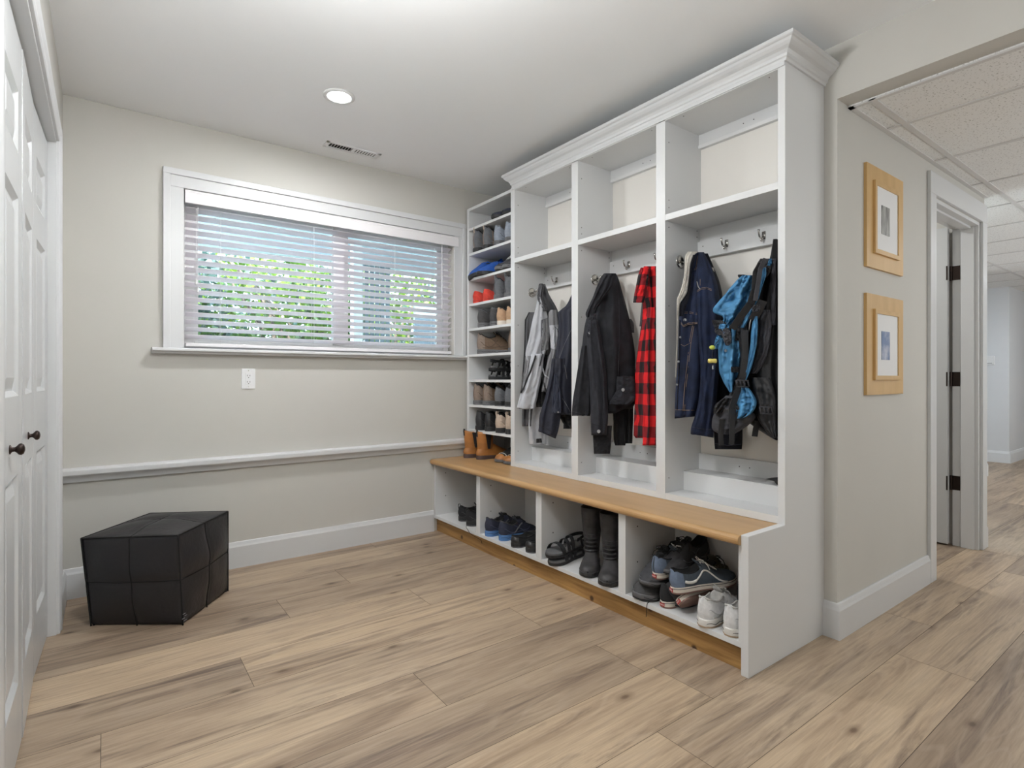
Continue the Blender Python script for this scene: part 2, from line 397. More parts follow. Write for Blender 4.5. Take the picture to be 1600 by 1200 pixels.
m = MB().box(.40, .42, FYW + .01, FYW + .035, 1.275, 2.035).box(1.17, 1.24, FYW - .005, FYW + .035, 1.275, 2.035).box(.42, 1.17, FYW + .01, FYW + .035, 1.275, 1.295).box(.42, 1.17, FYW + .01, FYW + .035, 2.015, 2.035)
m.build('sash', VINYL, wroot, bevel=.002)
m = MB().box(1.24, 1.275, FYW + .02, FYW + .045, 1.275, 2.035).box(1.93, 1.97, FYW + .02, FYW + .045, 1.275, 2.035).box(1.275, 1.93, FYW + .02, FYW + .045, 1.275, 1.295).box(1.275, 1.93, FYW + .02, FYW + .045, 2.015, 2.035)
m.build('sash', VINYL, wroot, bevel=.002)
gm, n, l, b = node_mat('window_glass'); n.remove(b)
tr = n.new('ShaderNodeBsdfTransparent'); gl = n.new('ShaderNodeBsdfGlossy'); gl.inputs['Roughness'].default_value = .02
tr.inputs[0].default_value = (.93, .97, .96, 1)
fr = n.new('ShaderNodeFresnel'); fr.inputs[0].default_value = 1.45; mx = n.new('ShaderNodeMixShader')
l.new(fr.outputs[0], mx.inputs[0]); l.new(tr.outputs[0], mx.inputs[1]); l.new(gl.outputs[0], mx.inputs[2]); l.new(mx.outputs[0], n['Material Output'].inputs[0])
m = MB().box(.42, 1.17, FYW + .020, FYW + .024, 1.295, 2.015).build('pane', gm, wroot)
m = MB().box(1.275, 1.93, FYW + .030, FYW + .034, 1.295, 2.015).build('pane', gm, wroot)

# venetian blind
bl = thing('venetian_blind', 'white horizontal venetian blind with open slats filling the window', 'blind', (.35, WY + .02, 1.225))
m = MB().prism([(WY - .022, 2.006), (WY - .022, 2.060), (WY - .018, 2.066), (WY - .018, 2.076), (WY - .004, 2.078), (WY - .004, 2.006)], 'x', .346, 2.04)
m.box(.346, .352, WY - .004, WY + .03, 2.006, 2.078)
m.build('valance', SLAT, bl, bevel=.001)
Bx(.352, 2.0, WY + .004, WY + .05, 2.03, 2.074).build('headrail', SLAT, bl)
tilt = math.radians(20); pitch = .0405; m = MB(); nsl = 18; yc = WY + .030
for i in range(nsl):
    z = 1.293 + pitch * i; dy = .0245 * math.cos(tilt); dz = .0245 * math.sin(tilt); th = .0015
    x0 = .352; x1 = 1.997
    prof = []
    for k in range(7):
        s_ = -1 + k / 3; prof.append((yc + dy * s_, z - dz * s_ + .0025 * (1 - s_ * s_) + th))
    for k in range(6, -1, -1):
        s_ = -1 + k / 3; prof.append((yc + dy * s_, z - dz * s_ + .0025 * (1 - s_ * s_) - th))
    m.prism(prof, 'x', x0, x1)
m.build('slats', SLATT, bl)
Bx(.352, 1.997, yc - .024, yc + .024, 1.238, 1.258).build('bottom_rail', SLAT, bl, bevel=.003)
for x in (.52, 1.03, 1.56, 1.86):
    m = MB()
    for yy in (yc - .026, yc + .026): m.tube([(x, yy, 1.25), (x, yy, 2.03)], .0009, 5)
    for i in range(nsl): m.tube([(x, yc - .026, 1.285 + pitch * i), (x, yc + .026, 1.285 + pitch * i)], .0006, 4)
    m.build('ladder_cord', VINYL, bl)
m = MB()
for dx in (0, .008): m.tube([(.40 + dx, yc - .030, 2.02), (.40 + dx, yc - .031, 1.60 - dx * 4)], .0009, 5)
m.lathe([(.002, 0), (.006, .004), (.005, .03), (.002, .034)], (.40, yc - .031, 1.57)).lathe([(.002, 0), (.006, .004), (.005, .03), (.002, .034)], (.408, yc - .031, 1.53))
m.build('pull_cord', VINYL, bl)
m = MB().tube([(1.915, yc - .030, 2.02), (1.915, yc - .031, 1.56)], .0035, 6); m.build('tilt_wand', VINYL, bl)

# ------------------------------------------------------------------ closet doors
rt = struct('trim_2', loc=(WX, DY1, 0))
m = MB()
m.box(WX - .12, WX + .001, DY1 - .002, DY1 + .018, 0, DZ + .01)
cas = lambda z1: [(0, 0)]
m.prism([(WX, DY1 + .005), (WX + .010, DY1 + .005), (WX + .014, DY1 + .012), (WX + .012, DY1 + .03), (WX + .018, DY1 + .045), (WX + .018, DY1 + .062), (WX + .012, DY1 + .068), (WX, DY1 + .068)], 'z', 0, DZ + .075)
m.prism([(WX, DZ + .005), (WX + .010, DZ + .005), (WX + .014, DZ + .012), (WX + .012, DZ + .03), (WX + .018, DZ + .045), (WX + .018, DZ + .062), (WX + .012, DZ + .068), (WX, DZ + .068)], 'y', DY0 - .07, DY1 + .068)
m.box(WX - .12, WX + .001, DY0, DY1, DZ - .004, DZ + .012)
m.box(WX, WX + .016, DY0 - .07, DY0 - .004, 0, DZ + .07)
m.build('casing', WHITE, rt, bevel=.0015)
def closet_leaf(name, ya, yb_, xa, xb, knob_y=None):
    """bifold leaf from (xa,ya) to (xb,yb): front face facing +x"""
    W = yb_ - ya; root = struct(name, loc=((xa + xb) / 2, (ya + yb_) / 2, .012))
    m = MB(); sk = lambda y: xa + (xb - xa) * (y - ya) / W
    rows = [(.21, .80), (1.02, 1.575), (1.70, 1.875)]; st = .075
    def slab(y0, y1, z0, z1, d0=0, d1=.034):
        m.add([(sk(y0) - d1, y0, z0), (sk(y0) - d0, y0, z0), (sk(y1) - d0, y1, z0), (sk(y1) - d1, y1, z0), (sk(y0) - d1, y0, z1), (sk(y0) - d0, y0, z1), (sk(y1) - d0, y1, z1), (sk(y1) - d1, y1, z1)],
              [(0, 3, 2, 1), (4, 5, 6, 7), (0, 1, 5, 4), (1, 2, 6, 5), (2, 3, 7, 6), (3, 0, 4, 7)])
    a, b2 = ya + .0015, yb_ - .0015
    slab(a, a + st, .012, 2.035); slab(b2 - st, b2, .012, 2.035)
    zz = [.012] + [q for r_ in rows for q in r_] + [2.035]
    for k in range(0, len(zz), 2): slab(a + st, b2 - st, zz[k], zz[k + 1])
    for z0, z1 in rows:
        y0, y1 = a + st, b2 - st; mg = .014; cen = .05
        P = lambda y, z, d: (sk(y) - d, y, z)
        ring = lambda i, d: [P(y0 + i, z0 + i, d), P(y1 - i, z0 + i, d), P(y1 - i, z1 - i, d), P(y0 + i, z1 - i, d)]
        m.loft([ring(0, 0), ring(mg, .011), ring(mg + .006, .011), ring(cen, .003)], False, True)
    m.build('panel_board', DOORM, root, bevel=.0015)
    if knob_y:
        x = sk(knob_y); m2 = MB().lathe([(.0, 0), (.012, 0), (.012, .002), (.0065, .005), (.0055, .010), (.009, .014), (.0145, .0185), (.0155, .023), (.012, .028), (.004, .0305)], (x, knob_y, .885), (1, 0, 0), 24)
        m2.build('door_knob', BRONZE, root, smooth=True)
    return root
closet_leaf('door_1', 2.558, 2.95, -.2, -.188)
closet_leaf('door_2', 2.153, 2.555, -.192, -.200, 2.325)
closet_leaf('door_3', 1.75, 2.148, -.196, -.194, 1.90)
closet_leaf('door_4', 1.348, 1.747, -.19, -.196)

# ------------------------------------------------------------------ hallway door
rt = struct('door_5', loc=(4.37, PY, 0))
m = MB(); HZ = 2.03
def casing_prof(y): return None
for (a, b_, dpt) in ((.006, .092, .018),):
    m.box(3.545 - b_, 3.545 - a, PY - dpt, PY, 0, HZ + a).box(4.37 + a, 4.37 + b_, PY - dpt, PY, 0, HZ + a).box(3.545 - b_, 4.37 + b_, PY - dpt, PY, HZ + a, HZ + b_ + .028)
m.build('casing', WHITE, rt, bevel=.003)
m = MB().box(3.545, 3.563, PY - .001, PY + .13, 0, HZ).box(4.352, 4.371, PY - .001, PY + .13, 0, HZ).box(3.563, 4.352, PY - .001, PY + .13, HZ - .018, HZ + .001)
m.box(3.563, 3.575, PY + .035, PY + .085, 0, HZ - .018).box(4.340, 4.352, PY + .02, PY + .085, 0, HZ - .018).box(3.575, 4.340, PY + .035, PY + .085, HZ - .03, HZ - .018)
m.build('jamb', WHITE, rt, bevel=.001)
m = MB().box(4.305, 4.340, PY + .143, PY + .143 + .76, .012, 2.026); m.build('slab', DOORM, rt, bevel=.002)
for z in (1.735, 1.06, .40):
    m = MB().box(4.349, 4.3525, PY + .090, PY + .130, z - .045, z + .045).tube([(4.346, PY + .136, z - .046), (4.346, PY + .136, z + .046)], .007, 10).box(4.342, 4.3445, PY + .128, PY + .142, z - .045, z + .045)
    m.box(4.303, 4.3045, PY + .142, PY + .150, z - .045, z + .045)
    m.build('hinge', BRONZE, rt)

# ------------------------------------------------------------------ wall and ceiling fittings
o = thing('power_outlet', 'white duplex power outlet on the beige wall below the window', 'outlet', (.66, WY, 1.063))
Bx(.66 - .036, .66 + .036, WY - .006, WY, 1.006, 1.121).build('cover_plate', VINYL, o, bevel=.002)
Bx(.66 - .017, .66 + .017, WY - .008, WY - .005, 1.031, 1.097).build('receptacle', VINYL, o, bevel=.001)
rc = o.children[-1]
for zc in (1.081, 1.046):
    Bx(.653 - .0012, .653 + .0012, WY - .0085, WY - .007, zc - .004, zc + .005).build('slot', HOLE, rc); Bx(.667 - .0012, .667 + .0012, WY - .0085, WY - .007, zc - .004, zc + .004).build('slot', HOLE, rc)
    MB().lathe([(.0025, 0), (.0025, .0015)], (.66, WY - .007, zc - .010), (0, -1, 0), 10).build('ground_slot', HOLE, rc)
for zc in (1.110, 1.018): MB().lathe([(.003, 0), (.003, .001)], (.66, WY - .006, zc), (0, -1, 0), 10).build('screw', CHROME, o)

LENS = mat('lit_lens', (.9, .9, .9), .4, emis=((1, .98, .95), 22 * LS['lamp']))
def downlight(name, x, y, z, label, r=.06):
    o = thing(name, label, 'ceiling light', (x, y, z), group='recessed ceiling lights')
    MB().lathe([(r + .014, 0), (r + .014, -.004), (r, -.008), (r - .006, -.006), (r - .006, 0)], (x, y, z), (0, 0, 1), 40).build('trim_ring', VINYL, o, smooth=True)
    MB().lathe([(.0, -.003), (r - .007, -.003), (r - .007, -.006), (r * .6, -.010), (0, -.012)], (x, y, z), (0, 0, 1), 40).build('lens', LENS, o, smooth=True)
    return o
downlight('recessed_light', LAMPS[0][0], LAMPS[0][1], CEIL, 'lit round recessed ceiling light above the ottoman side of the room')
downlight('recessed_light', LAMPS[1][0], LAMPS[1][1], CEIL, 'lit recessed ceiling light behind the camera')  # added fixture for the unseen rear fill lamp
o = thing('globe_lamp', 'white glass globe lamp hanging on a short stem by the closet doors', 'ceiling lamp', GLOBE)  # made-up fixture around the added fill light
MB().lathe([(0, .293), (.055, .293), (.055, .275), (.012, .265), (.008, .26), (.008, .10), (.03, .095), (.03, .07)], GLOBE, (0, 0, 1), 24).build('stem', CHROME, o, smooth=True)
gm_, n_, l_, b_ = node_mat('opal_glass'); n_.remove(b_); tr_ = n_.new('ShaderNodeBsdfTransparent'); em_ = n_.new('ShaderNodeEmission'); em_.inputs[1].default_value = 2.0; ad_ = n_.new('ShaderNodeAddShader')
l_.new(tr_.outputs[0], ad_.inputs[0]); l_.new(em_.outputs[0], ad_.inputs[1]); l_.new(ad_.outputs[0], n_['Material Output'].inputs[0])
MB().ellipsoid(GLOBE, (.095, .095, .09), 24, 14).build('glass_globe', gm_, o, smooth=True)
downlight('recessed_light', 3.70, 1.95, CEIL, 'lit recessed ceiling light in the small room behind the hallway door')  # added fixture for the unseen side room fill
for k, (x, y, p, c) in enumerate(HFILLS):
    if p: downlight('recessed_light', x, y, HCEIL, ['lit recessed light in the hall ceiling nearest the camera', 'lit recessed light in the hall ceiling past the door', 'lit recessed light at the far hall end', '', 'lit recessed light in the hall ceiling behind the camera'][k])  # added fixtures for the unseen hall fill lamps

o = thing('ceiling_vent', 'white ceiling air register with slots above the window', 'vent', (1.195, 3.218, CEIL))
m = MB(); vx0, vx1, vy0, vy1 = 1.03, 1.36, 3.175, 3.262
m.box(vx0, vx1, vy0, vy0 + .015, CEIL - .006, CEIL).box(vx0, vx1, vy1 - .015, vy1, CEIL - .006, CEIL).box(vx0, vx0 + .02, vy0, vy1, CEIL - .006, CEIL).box(vx1 - .02, vx1, vy0, vy1, CEIL - .006, CEIL).box(1.19, 1.20, vy0, vy1, CEIL - .005, CEIL)
m.build('frame', VINYL, o, bevel=.001)
m = MB()
for i in range(18):
    x = vx0 + .026 + i * .0163; s_ = -1 if i < 9 else 1
    m.add([(x, vy0 + .013, CEIL - .001), (x + .0015, vy0 + .013, CEIL - .001), (x + .0015 + s_ * .006, vy0 + .013, CEIL - .006), (x + s_ * .006, vy0 + .013, CEIL - .006),
           (x, vy1 - .013, CEIL - .001), (x + .0015, vy1 - .013, CEIL - .001), (x + .0015 + s_ * .006, vy1 - .013, CEIL - .006), (x + s_ * .006, vy1 - .013, CEIL - .006)],
          [(0, 3, 2, 1), (4, 5, 6, 7), (0, 1, 5, 4), (1, 2, 6, 5), (2, 3, 7, 6), (3, 0, 4, 7)])
m.build('louvres', VINYL, o)
Bx(vx0 + .018, vx1 - .018, vy0 + .018, vy1 - .018, CEIL - .0012, CEIL - .0006).build('duct_opening', DARK, o)

o = thing('thermostat', 'small white thermostat on the grey wall at the far end of the hall', 'thermostat', (9.055, 2.012, 1.29))
Bx(9.045, 9.07, 1.965, 2.06, 1.235, 1.345).build('housing', VINYL, o, bevel=.004)
Bx(9.043, 9.046, 1.985, 2.04, 1.250, 1.256).build('display', mat('grey_display', (.25, .26, .27), .4), o)

# framed pictures
def photo_mat(name, kind):
    m, n, l, b = node_mat(name)
    tc = n.new('ShaderNodeTexCoord'); mp = n.new('ShaderNodeMapping'); l.new(tc.outputs['Object'], mp.inputs[0])
    z = n.new('ShaderNodeTexNoise'); z.inputs['Scale'].default_value = 1; z.inputs['Detail'].default_value = 5; l.new(mp.outputs[0], z.inputs['Vector'])
    r = n.new('ShaderNodeValToRGB'); l.new(z.outputs['Fac'], r.inputs[0]); e = r.color_ramp.elements
    if kind == 'trees':
        mp.inputs['Scale'].default_value = (75, 1, 9); e[0].position = .38; e[0].color = (.10, .10, .095, 1); e[1].position = .62; e[1].color = (.42, .42, .40, 1)
        out = r.outputs[0]
    else:
        mp.inputs['Scale'].default_value = (14, 1, 16); e[0].position = .45; e[0].color = (.17, .24, .42, 1); e[1].position = .72; e[1].color = (.62, .63, .70, 1)
        out = r.outputs[0]
    l.new(out, b.inputs['Base Color']); b.inputs['Roughness'].default_value = .35; return m
def picture(z0, z1, kind, label):
    x0, x1 = 2.672, 3.088; root = thing('picture_frame', label, 'picture', ((x0 + x1) / 2, PY, (z0 + z1) / 2))
    y = PY; m = MB(); W = .088; T = .013
    ring = lambda i, d: [(x0 + i, y - d, z0 + i), (x1 - i, y - d, z0 + i), (x1 - i, y - d, z1 - i), (x0 + i, y - d, z1 - i)]
    m.loft([ring(0, 0), ring(0, T), ring(W - .022, T), ring(W - .022, .008)], False, False); m.build('frame_moulding', FRAMEW, root, bevel=.001)
    m = MB(); m.loft([ring(W - .022, .01), ring(W - .022, T + .010), ring(W - .002, T + .010), ring(W - .002, .016)], False, False); m.build('inner_lip', FRAMEW, root, bevel=.001)
    # mitre joints
    m = MB(); m.add(ring(W - .003, .018), [(0, 1, 2, 3)]); mbd = m.build('mat_board', mat('white_mat_board', (.80, .80, .80), .8), root)
    xc, zc = (x0 + x1) / 2 - .022, (z0 + z1) / 2 - .002; hw, hh = .045, .064
    m = MB(); m.box(xc - hw, xc + hw, y - .0205, y - .018, zc - hh, zc + hh); m.build('print', photo_mat('print_' + kind, kind), mbd)
    return root
picture(1.557, 2.012, 'trees', 'maple framed black and white print of trees, upper one on the hallway wall')
picture(.993, 1.441, 'sky', 'maple framed print of blue sky and cloud, lower one on the hallway wall')

# ================================================================== cabinetry
FX = 2.094; BX_ = 2.372; CT = 2.285; BZ = .503
DIV = [(1.632, 1.684), (2.218, 2.269), (2.80, 2.841)]
# end panel with the step down to the bench
lock = thing('locker_unit', 'tall white open locker unit with three coat bays and crown moulding', 'locker unit', (2.25, 1.95, BZ))
m = MB().prism([(1.838, 0), (2.414, 0), (2.414, 2.302), (2.094, 2.302), (2.094, .505), (1.838, .505)], 'y', 1.0705, 1.0995)
m.build('end_panel', MELA, lock, bevel=.0015)
for (a, b_) in DIV:
    Bx(FX, BX_ + .002, a, b_, BZ + .001, CT).build('divider', MELA, lock, bevel=.0008)
Bx(FX, 2.40, 1.0995, 2.80, CT - .022, CT).build('top_panel', MELA, lock, bevel=.0008)
Bx(BX_, PX - .002, 1.0995, 2.841, BZ, CT - .022).build('back_panel', BACKP, lock)
bays = [(1.0995, 1.632), (1.684, 2.218), (2.269, 2.80)]
for (a, b_) in bays:
    Bx(FX + .001, BX_, a, b_, 1.80, 1.828).build('shelf', MELA, lock, bevel=.0008)
    Bx(FX + .001, BX_, a, b_, BZ + .001, BZ + .031).build('bottom_panel', MELA, lock, bevel=.0008)
    # stepped ledge at the back
    Bx(2.233, BX_, a, b_, BZ + .031, .622).build('back_ledge', MELA, lock, bevel=.0015)
    Bx(2.354, BX_, a, b_, .622, .697).build('back_rail', MELA, lock, bevel=.001)
    Bx(2.354, BX_, a, b_, 2.195, CT - .022).build('back_rail', MELA, lock, bevel=.001)
    Bx(2.350, 2.3535, a, b_, 2.195, 2.212).build('back_rail_edge', MEDGE, lock, bevel=.001)
    Bx(2.360, BX_, a, b_, 1.735, 1.80).build('back_rail', MELA, lock, bevel=.001)
    Bx(2.345, BX_, a, b_, 1.655, 1.735).build('hook_rail', MELA, lock, bevel=.001)
# shelf pin holes in the dividers and rails
def holes(pts, axis, r=.0028):
    for p in pts: MB().lathe([(0, 0), (r, 0), (r, .0006), (0, .0006)], p, axis, 8).build('screw_hole', HOLE, lock)
for (a, b_) in DIV:
    zs = [2.17, 1.90, 1.865, 1.773, 1.405, 1.145, .601]
    holes([(2.122, a, z) for z in zs] + [(2.34, a, z) for z in (1.79, 1.76, .58)], (0, -1, 0))
for (a, b_) in bays:
    holes([(2.354, (a + b_) / 2 + d, .66) for d in (0, .05)], (-1, 0, 0)); holes([(2.354, (a + b_) / 2 + d, 2.235) for d in (-.02, .03)], (-1, 0, 0))
    holes([(FX + .03, a + .05, CT - .022), (FX + .03, b_ - .08, CT - .022)], (0, 0, -1)); holes([(2.345, b_ - .03, 1.71)], (-1, 0, 0))
# crown
crown = [(0, 0), (.007, 0), (.009, .010), (.014, .014), (.016, .024), (.024, .034), (.036, .041), (.046, .050), (.051, .058), (.056, .060), (.060, .064), (.060, .076), (0, .076)]
z0 = 2.281; rings = []
ring_at = lambda fx, fy: [(fx(a), fy(a), z0 + b_) for a, b_ in crown]
rings.append([(2.414, 1.0705 - a, z0 + b_) for a, b_ in crown])
rings.append([(FX - a, 1.0705 - a, z0 + b_) for a, b_ in crown])
rings.append([(FX - a, 2.815 + a * .75, z0 + b_) for a, b_ in crown])
rings.append([(2.40, 2.815 + a * .75, z0 + b_) for a, b_ in crown])
MB().loft(rings, True, True).box(FX, 2.40, 1.0705, 2.815, 2.300, 2.354).build('crown_moulding', WHITE, lock)
MB().box(FX - .006, FX, 1.0705, 2.82, 2.266, 2.284).build('crown_fillet', WHITE, lock, bevel=.001)
# hooks
def hook_back(y, z=1.700, lab=None, parent=None):
    x = 2.345; m = MB()
    m.prism([(x, z - .018), (x - .003, z - .018), (x - .004, z), (x - .003, z + .016), (x, z + .016)], 'y', y - .008, y + .008)
    m.tube([(x - .003, y, z - .006), (x - .020, y, z - .018), (x - .036, y, z - .012), (x - .043, y, z + .006), (x - .045, y, z + .018)], [.004, .0045, .0045, .004, .0055], 8)
    m.tube([(x - .003, y, z - .006), (x - .012, y, z - .026), (x - .02, y, z - .030), (x - .026, y, z - .022)], [.004, .004, .004, .005], 8)
    return m.build('coat_hook', CHROME, lock, smooth=True)
for y in (1.474, 1.293, 2.073, 1.86, 2.68, 2.47): hook_back(y)
def hook_side(x, y, z=1.622):
    """round nickel plate with a ring hook on the divider face that looks towards -y"""
    m = MB().lathe([(0, 0), (.030, 0), (.030, .003), (.025, .006), (.022, .004), (0, .003)], (x, y, z), (0, -1, 0), 28)
    m.tube([(x, y - .003, z), (x, y - .022, z - .006), (x, y - .042, z + .002), (x, y - .050, z + .016)], [.006, .005, .005, .007], 8)
    return m.build('coat_hook', CHROME, lock, smooth=True)
hook_side(2.235, 2.80); hook_side(2.225, 2.218); hook_side(2.205, 1.632)

# shoe rack unit
rack = thing('shoe_rack', 'narrow white shoe shelf unit packed with shoes beside the window', 'shoe rack', (2.25, 3.10, BZ))
RT_ = 2.278
Bx(FX, 2.412, 3.345, 3.372, BZ + .001, RT_).build('side_panel', MELA, rack, bevel=.001)
Bx(FX, 2.412, 2.8415, 3.345, RT_ - .020, RT_).build('top_panel', MELA, rack, bevel=.001)
Bx(2.402, 2.412, 2.8415, 3.345, BZ + .001, RT_ - .02).build('back_panel', mat('grey_back', (.50, .50, .50), .5), rack)
SH = [2.134, 1.955, 1.776, 1.595, 1.419, 1.235, 1.056, .879, .702]
for z in SH: Bx(FX + .002, 2.402, 2.8415, 3.345, z - .0175, z).build('shelf', MELA, rack, bevel=.001)

# bench
bench = thing('bench_cabinet', 'white cubby bench base with four open compartments and pine toe kick', 'cabinet', (2.1, 2.2, 0))
CB = [(1.101, 1.656), (1.698, 2.237), (2.285, 2.827), (2.870, 3.390)]
for a, b_ in ((1.0998, 1.101 + .016), (1.656, 1.698), (2.237, 2.285), (2.827, 2.870), (3.390, 3.412)):
    Bx(1.8505, 2.20, a, b_, .112, .466).build('divider', MELA, bench, bevel=.001)
Bx(1.850, 2.38, 1.0998, 3.412, .092, .112).build('bottom_shelf', MELA, bench, bevel=.001)
Bx(2.20, 2.215, 1.0998, 3.412, .112, .466).build('back_panel', mat('bench_back', (.86, .85, .84), .5), bench)
Bx(1.850, 2.10, 1.0998, 3.412, .440, .466) if False else None
Bx(1.856, 1.874, 1.0998, 1.117 + .0, .40, .466).build('corner_block', MELA, bench)
Bx(1.872, 1.89, 1.0998, 3.412, 0, .0915).build('toe_kick', PINE, bench, bevel=.001)
for a, b_ in CB[:]:
    for x, z in ((1.93, .40), (1.93, .24)): MB().lathe([(0, 0), (.0035, 0), (.0035, .0006), (0, .0006)], (x, b_, z), (0, -1, 0), 8).build('pin_hole', HOLE, bench)
top = MB()
prof = [(FX + .24, .467), (1.846, .467)]
for k in range(9):
    a = PI * k / 8; prof.append((1.832 - .0175 * math.sin(a) + .004, .485 - .018 * math.cos(a)))
prof += [(FX + .24, .503)]
top.prism(prof, 'y', 1.100, 3.415)
o = top.build('wooden_bench_seat', BENCHW, bevel=.0008); tag(o, 'long golden maple bench seat board with rounded front edge', 'bench top')

# ------------------------------------------------------------------ ottoman
ott = thing('ottoman', 'black leather cube ottoman with stitched square panels on the floor', 'ottoman', (.22, 3.0, 0))
LEATH = mat('black_leather', (.018, .017, .019), .42, bump=.35, bscale=55, spec=.5)
def ottoman():
    c = [Vector((-.045, 2.985, 0)), Vector((.272, 2.757, 0)), Vector((.497, 3.062, 0)), Vector((.185, 3.285, 0))]
    h = [.378, .392, .400, .392]
    lean = [Vector((-.035, .02, 0)), Vector((-.018, -.0, 0)), Vector((.0, .0, 0)), Vector((0, 0, 0))]
    N = 24; m = MB()
    def crease(t): return math.exp(-((t - .5) / .018) ** 2)
    def bulge(s, t):
        q = lambda a: abs(math.sin(2 * PI * a)) ** .6
        return .004 * q(s) * q(t) + .010 * math.sin(PI * s) * math.sin(PI * t) - .004 * max(crease(s), crease(t)) * min(1, 9 * min(s, 1 - s, t, 1 - t) + .3)
    def top_z(s, t):  # bilinear height of the lid
        return (h[0] * (1 - s) * (1 - t) + h[1] * s * (1 - t) + h[2] * s * t + h[3] * (1 - s) * t)
    def edge(k, s, z):   # side wall k between corners k,k+1
        a, b_ = c[k], c[(k + 1) % 4]; ha, hb = h[k], h[(k + 1) % 4]; H_ = ha * (1 - s) + hb * s
        la = lean[k] * (1 - s) + lean[(k + 1) % 4] * s
        p = a * (1 - s) + b_ * s + la * z + Vector((0, 0, H_ * z)); return p
    for k in range(4):
        a, b_ = c[k], c[(k + 1) % 4]; d = (b_ - a).normalized(); nrm = Vector((d.y, -d.x, 0))
        base = len(m.v); vs = []
        for j in range(N + 1):
            for i in range(N + 1):
                s, z = i / N, j / N; p = edge(k, s, z)
                wr = .014 * noise.noise(Vector((p.x * 7 + k * 5, p.y * 7, p.z * 9))) * math.sin(PI * s) ** .5 * math.sin(PI * z) ** .5
                sag = .010 * (z * (1 - z) * 4) * 1.0
                p = p + nrm * (bulge(s, z) + wr + sag * math.sin(PI * s))
                if z < .06: p = p - nrm * (.01 * (1 - z / .06) ** 2)
                vs.append(p)
        m.add(vs, [(j * (N + 1) + i, j * (N + 1) + i + 1, (j + 1) * (N + 1) + i + 1, (j + 1) * (N + 1) + i) for j in range(N) for i in range(N)])
    tc_ = [edge(k, 0, 1) for k in range(4)]
    vs = []
    for j in range(N + 1):
        for i in range(N + 1):
            s, t = i / N, j / N
            p = tc_[0] * (1 - s) * (1 - t) + tc_[1] * s * (1 - t) + tc_[2] * s * t + tc_[3] * (1 - s) * t
            p = p + Vector((0, 0, bulge(s, t) * 1.1 + .008 * noise.noise(Vector((p.x * 8, p.y * 8, 3))) * math.sin(PI * s) * math.sin(PI * t) + .018 * math.sin(PI * s) * math.sin(PI * t)))
            vs.append(p)
    m.add(vs, [(j * (N + 1) + i, j * (N + 1) + i + 1, (j + 1) * (N + 1) + i + 1, (j + 1) * (N + 1) + i) for j in range(N) for i in range(N)])
    ob = m.build('cushion_body', LEATH, ott, smooth=True)
    bm = bmesh.new(); bm.from_mesh(ob.data); bmesh.ops.remove_doubles(bm, verts=bm.verts, dist=.0004); bmesh.ops.recalc_face_normals(bm, faces=bm.faces); bm.to_mesh(ob.data); bm.free()
    SEAMM = mat('seam_cord', (.004, .004, .004), .8)
    # seam cords along edges and across faces
    def sline(k, f, out=.0):
        pts = []
        a, b_ = c[k], c[(k + 1) % 4]; d = (b_ - a).normalized(); nrm = Vector((d.y, -d.x, 0))
        for q in range(N + 1):
            s, z = f(q / N); p = edge(k, s, z); wr = .014 * noise.noise(Vector((p.x * 7 + k * 5, p.y * 7, p.z * 9))) * math.sin(PI * s) ** .5 * math.sin(PI * z) ** .5
            pts.append(p + nrm * (bulge(s, z) + wr + .010 * (z * (1 - z) * 4) * math.sin(PI * s) + out + .0012))
        return pts
    for k in range(4):
        MB().tube(sline(k, lambda q: (.5, q)), .0024, 6).build('seam', SEAMM, ott, smooth=True)
        MB().tube(sline(k, lambda q: (q, .5)), .0024, 6).build('seam', SEAMM, ott, smooth=True)
        MB().tube(sline(k, lambda q: (0, q)), .003, 6).build('piping', SEAMM, ott, smooth=True)
        MB().tube(sline(k, lambda q: (q, 1)), .003, 6).build('piping', SEAMM, ott, smooth=True)
    for f in (lambda q: (.5, q), lambda q: (q, .5)):
        pts = []
        for q in range(N + 1):
            s, t = f(q / N); p = tc_[0] * (1 - s) * (1 - t) + tc_[1] * s * (1 - t) + tc_[2] * s * t + tc_[3] * (1 - s) * t
            pts.append(p + Vector((0, 0, bulge(s, t) * 1.1 + .008 * noise.noise(Vector((p.x * 8, p.y * 8, 3))) * math.sin(PI * s) * math.sin(PI * t) + .018 * math.sin(PI * s) * math.sin(PI * t))))
        MB().tube(pts, .0024, 6).build('seam', SEAMM, ott, smooth=True)
    # frayed light stitches at the front foot corner
    m = MB(); b0 = Vector((.275, 2.752, 0))
    for dz, dx in ((.050, .0), (.042, .006), (.030, -.003), (.022, .004)): m.tube([b0 + Vector((dx - .003, -.004, dz)), b0 + Vector((dx + .007, -.001, dz + .003))], .0011, 4)
    m.build('loose_stitching', mat('pale_thread', (.35, .36, .38), .8), ott)
ottoman()

# ================================================================== shoes
def catm(xs, ys, x):
    if x <= xs[0]: return ys[0]
    if x >= xs[-1]: return ys[-1]
    i = 0
    while xs[i + 1] < x: i += 1
    t = (x - xs[i]) / (xs[i + 1] - xs[i]); h = xs[i + 1] - xs[i]
    m0 = (ys[i + 1] - ys[max(i - 1, 0)]) / (xs[i + 1] - xs[max(i - 1, 0)]); j = min(i + 2, len(xs) - 1)
    m1 = (ys[j] - ys[i]) / (xs[j] - xs[i])
    return ((2 * t ** 3 - 3 * t * t + 1) * ys[i] + (t ** 3 - 2 * t * t + t) * h * m0 + (-2 * t ** 3 + 3 * t * t) * ys[i + 1] + (t ** 3 - t * t) * h * m1)
WT = [0, .015, .04, .08, .14, .22, .32, .42, .52, .62, .72, .80, .87, .93, .97, .99, 1.0]
WW = [.004, .014, .022, .028, .032, .034, .0335, .035, .039, .044, .0475, .0475, .043, .034, .023, .013, .003]
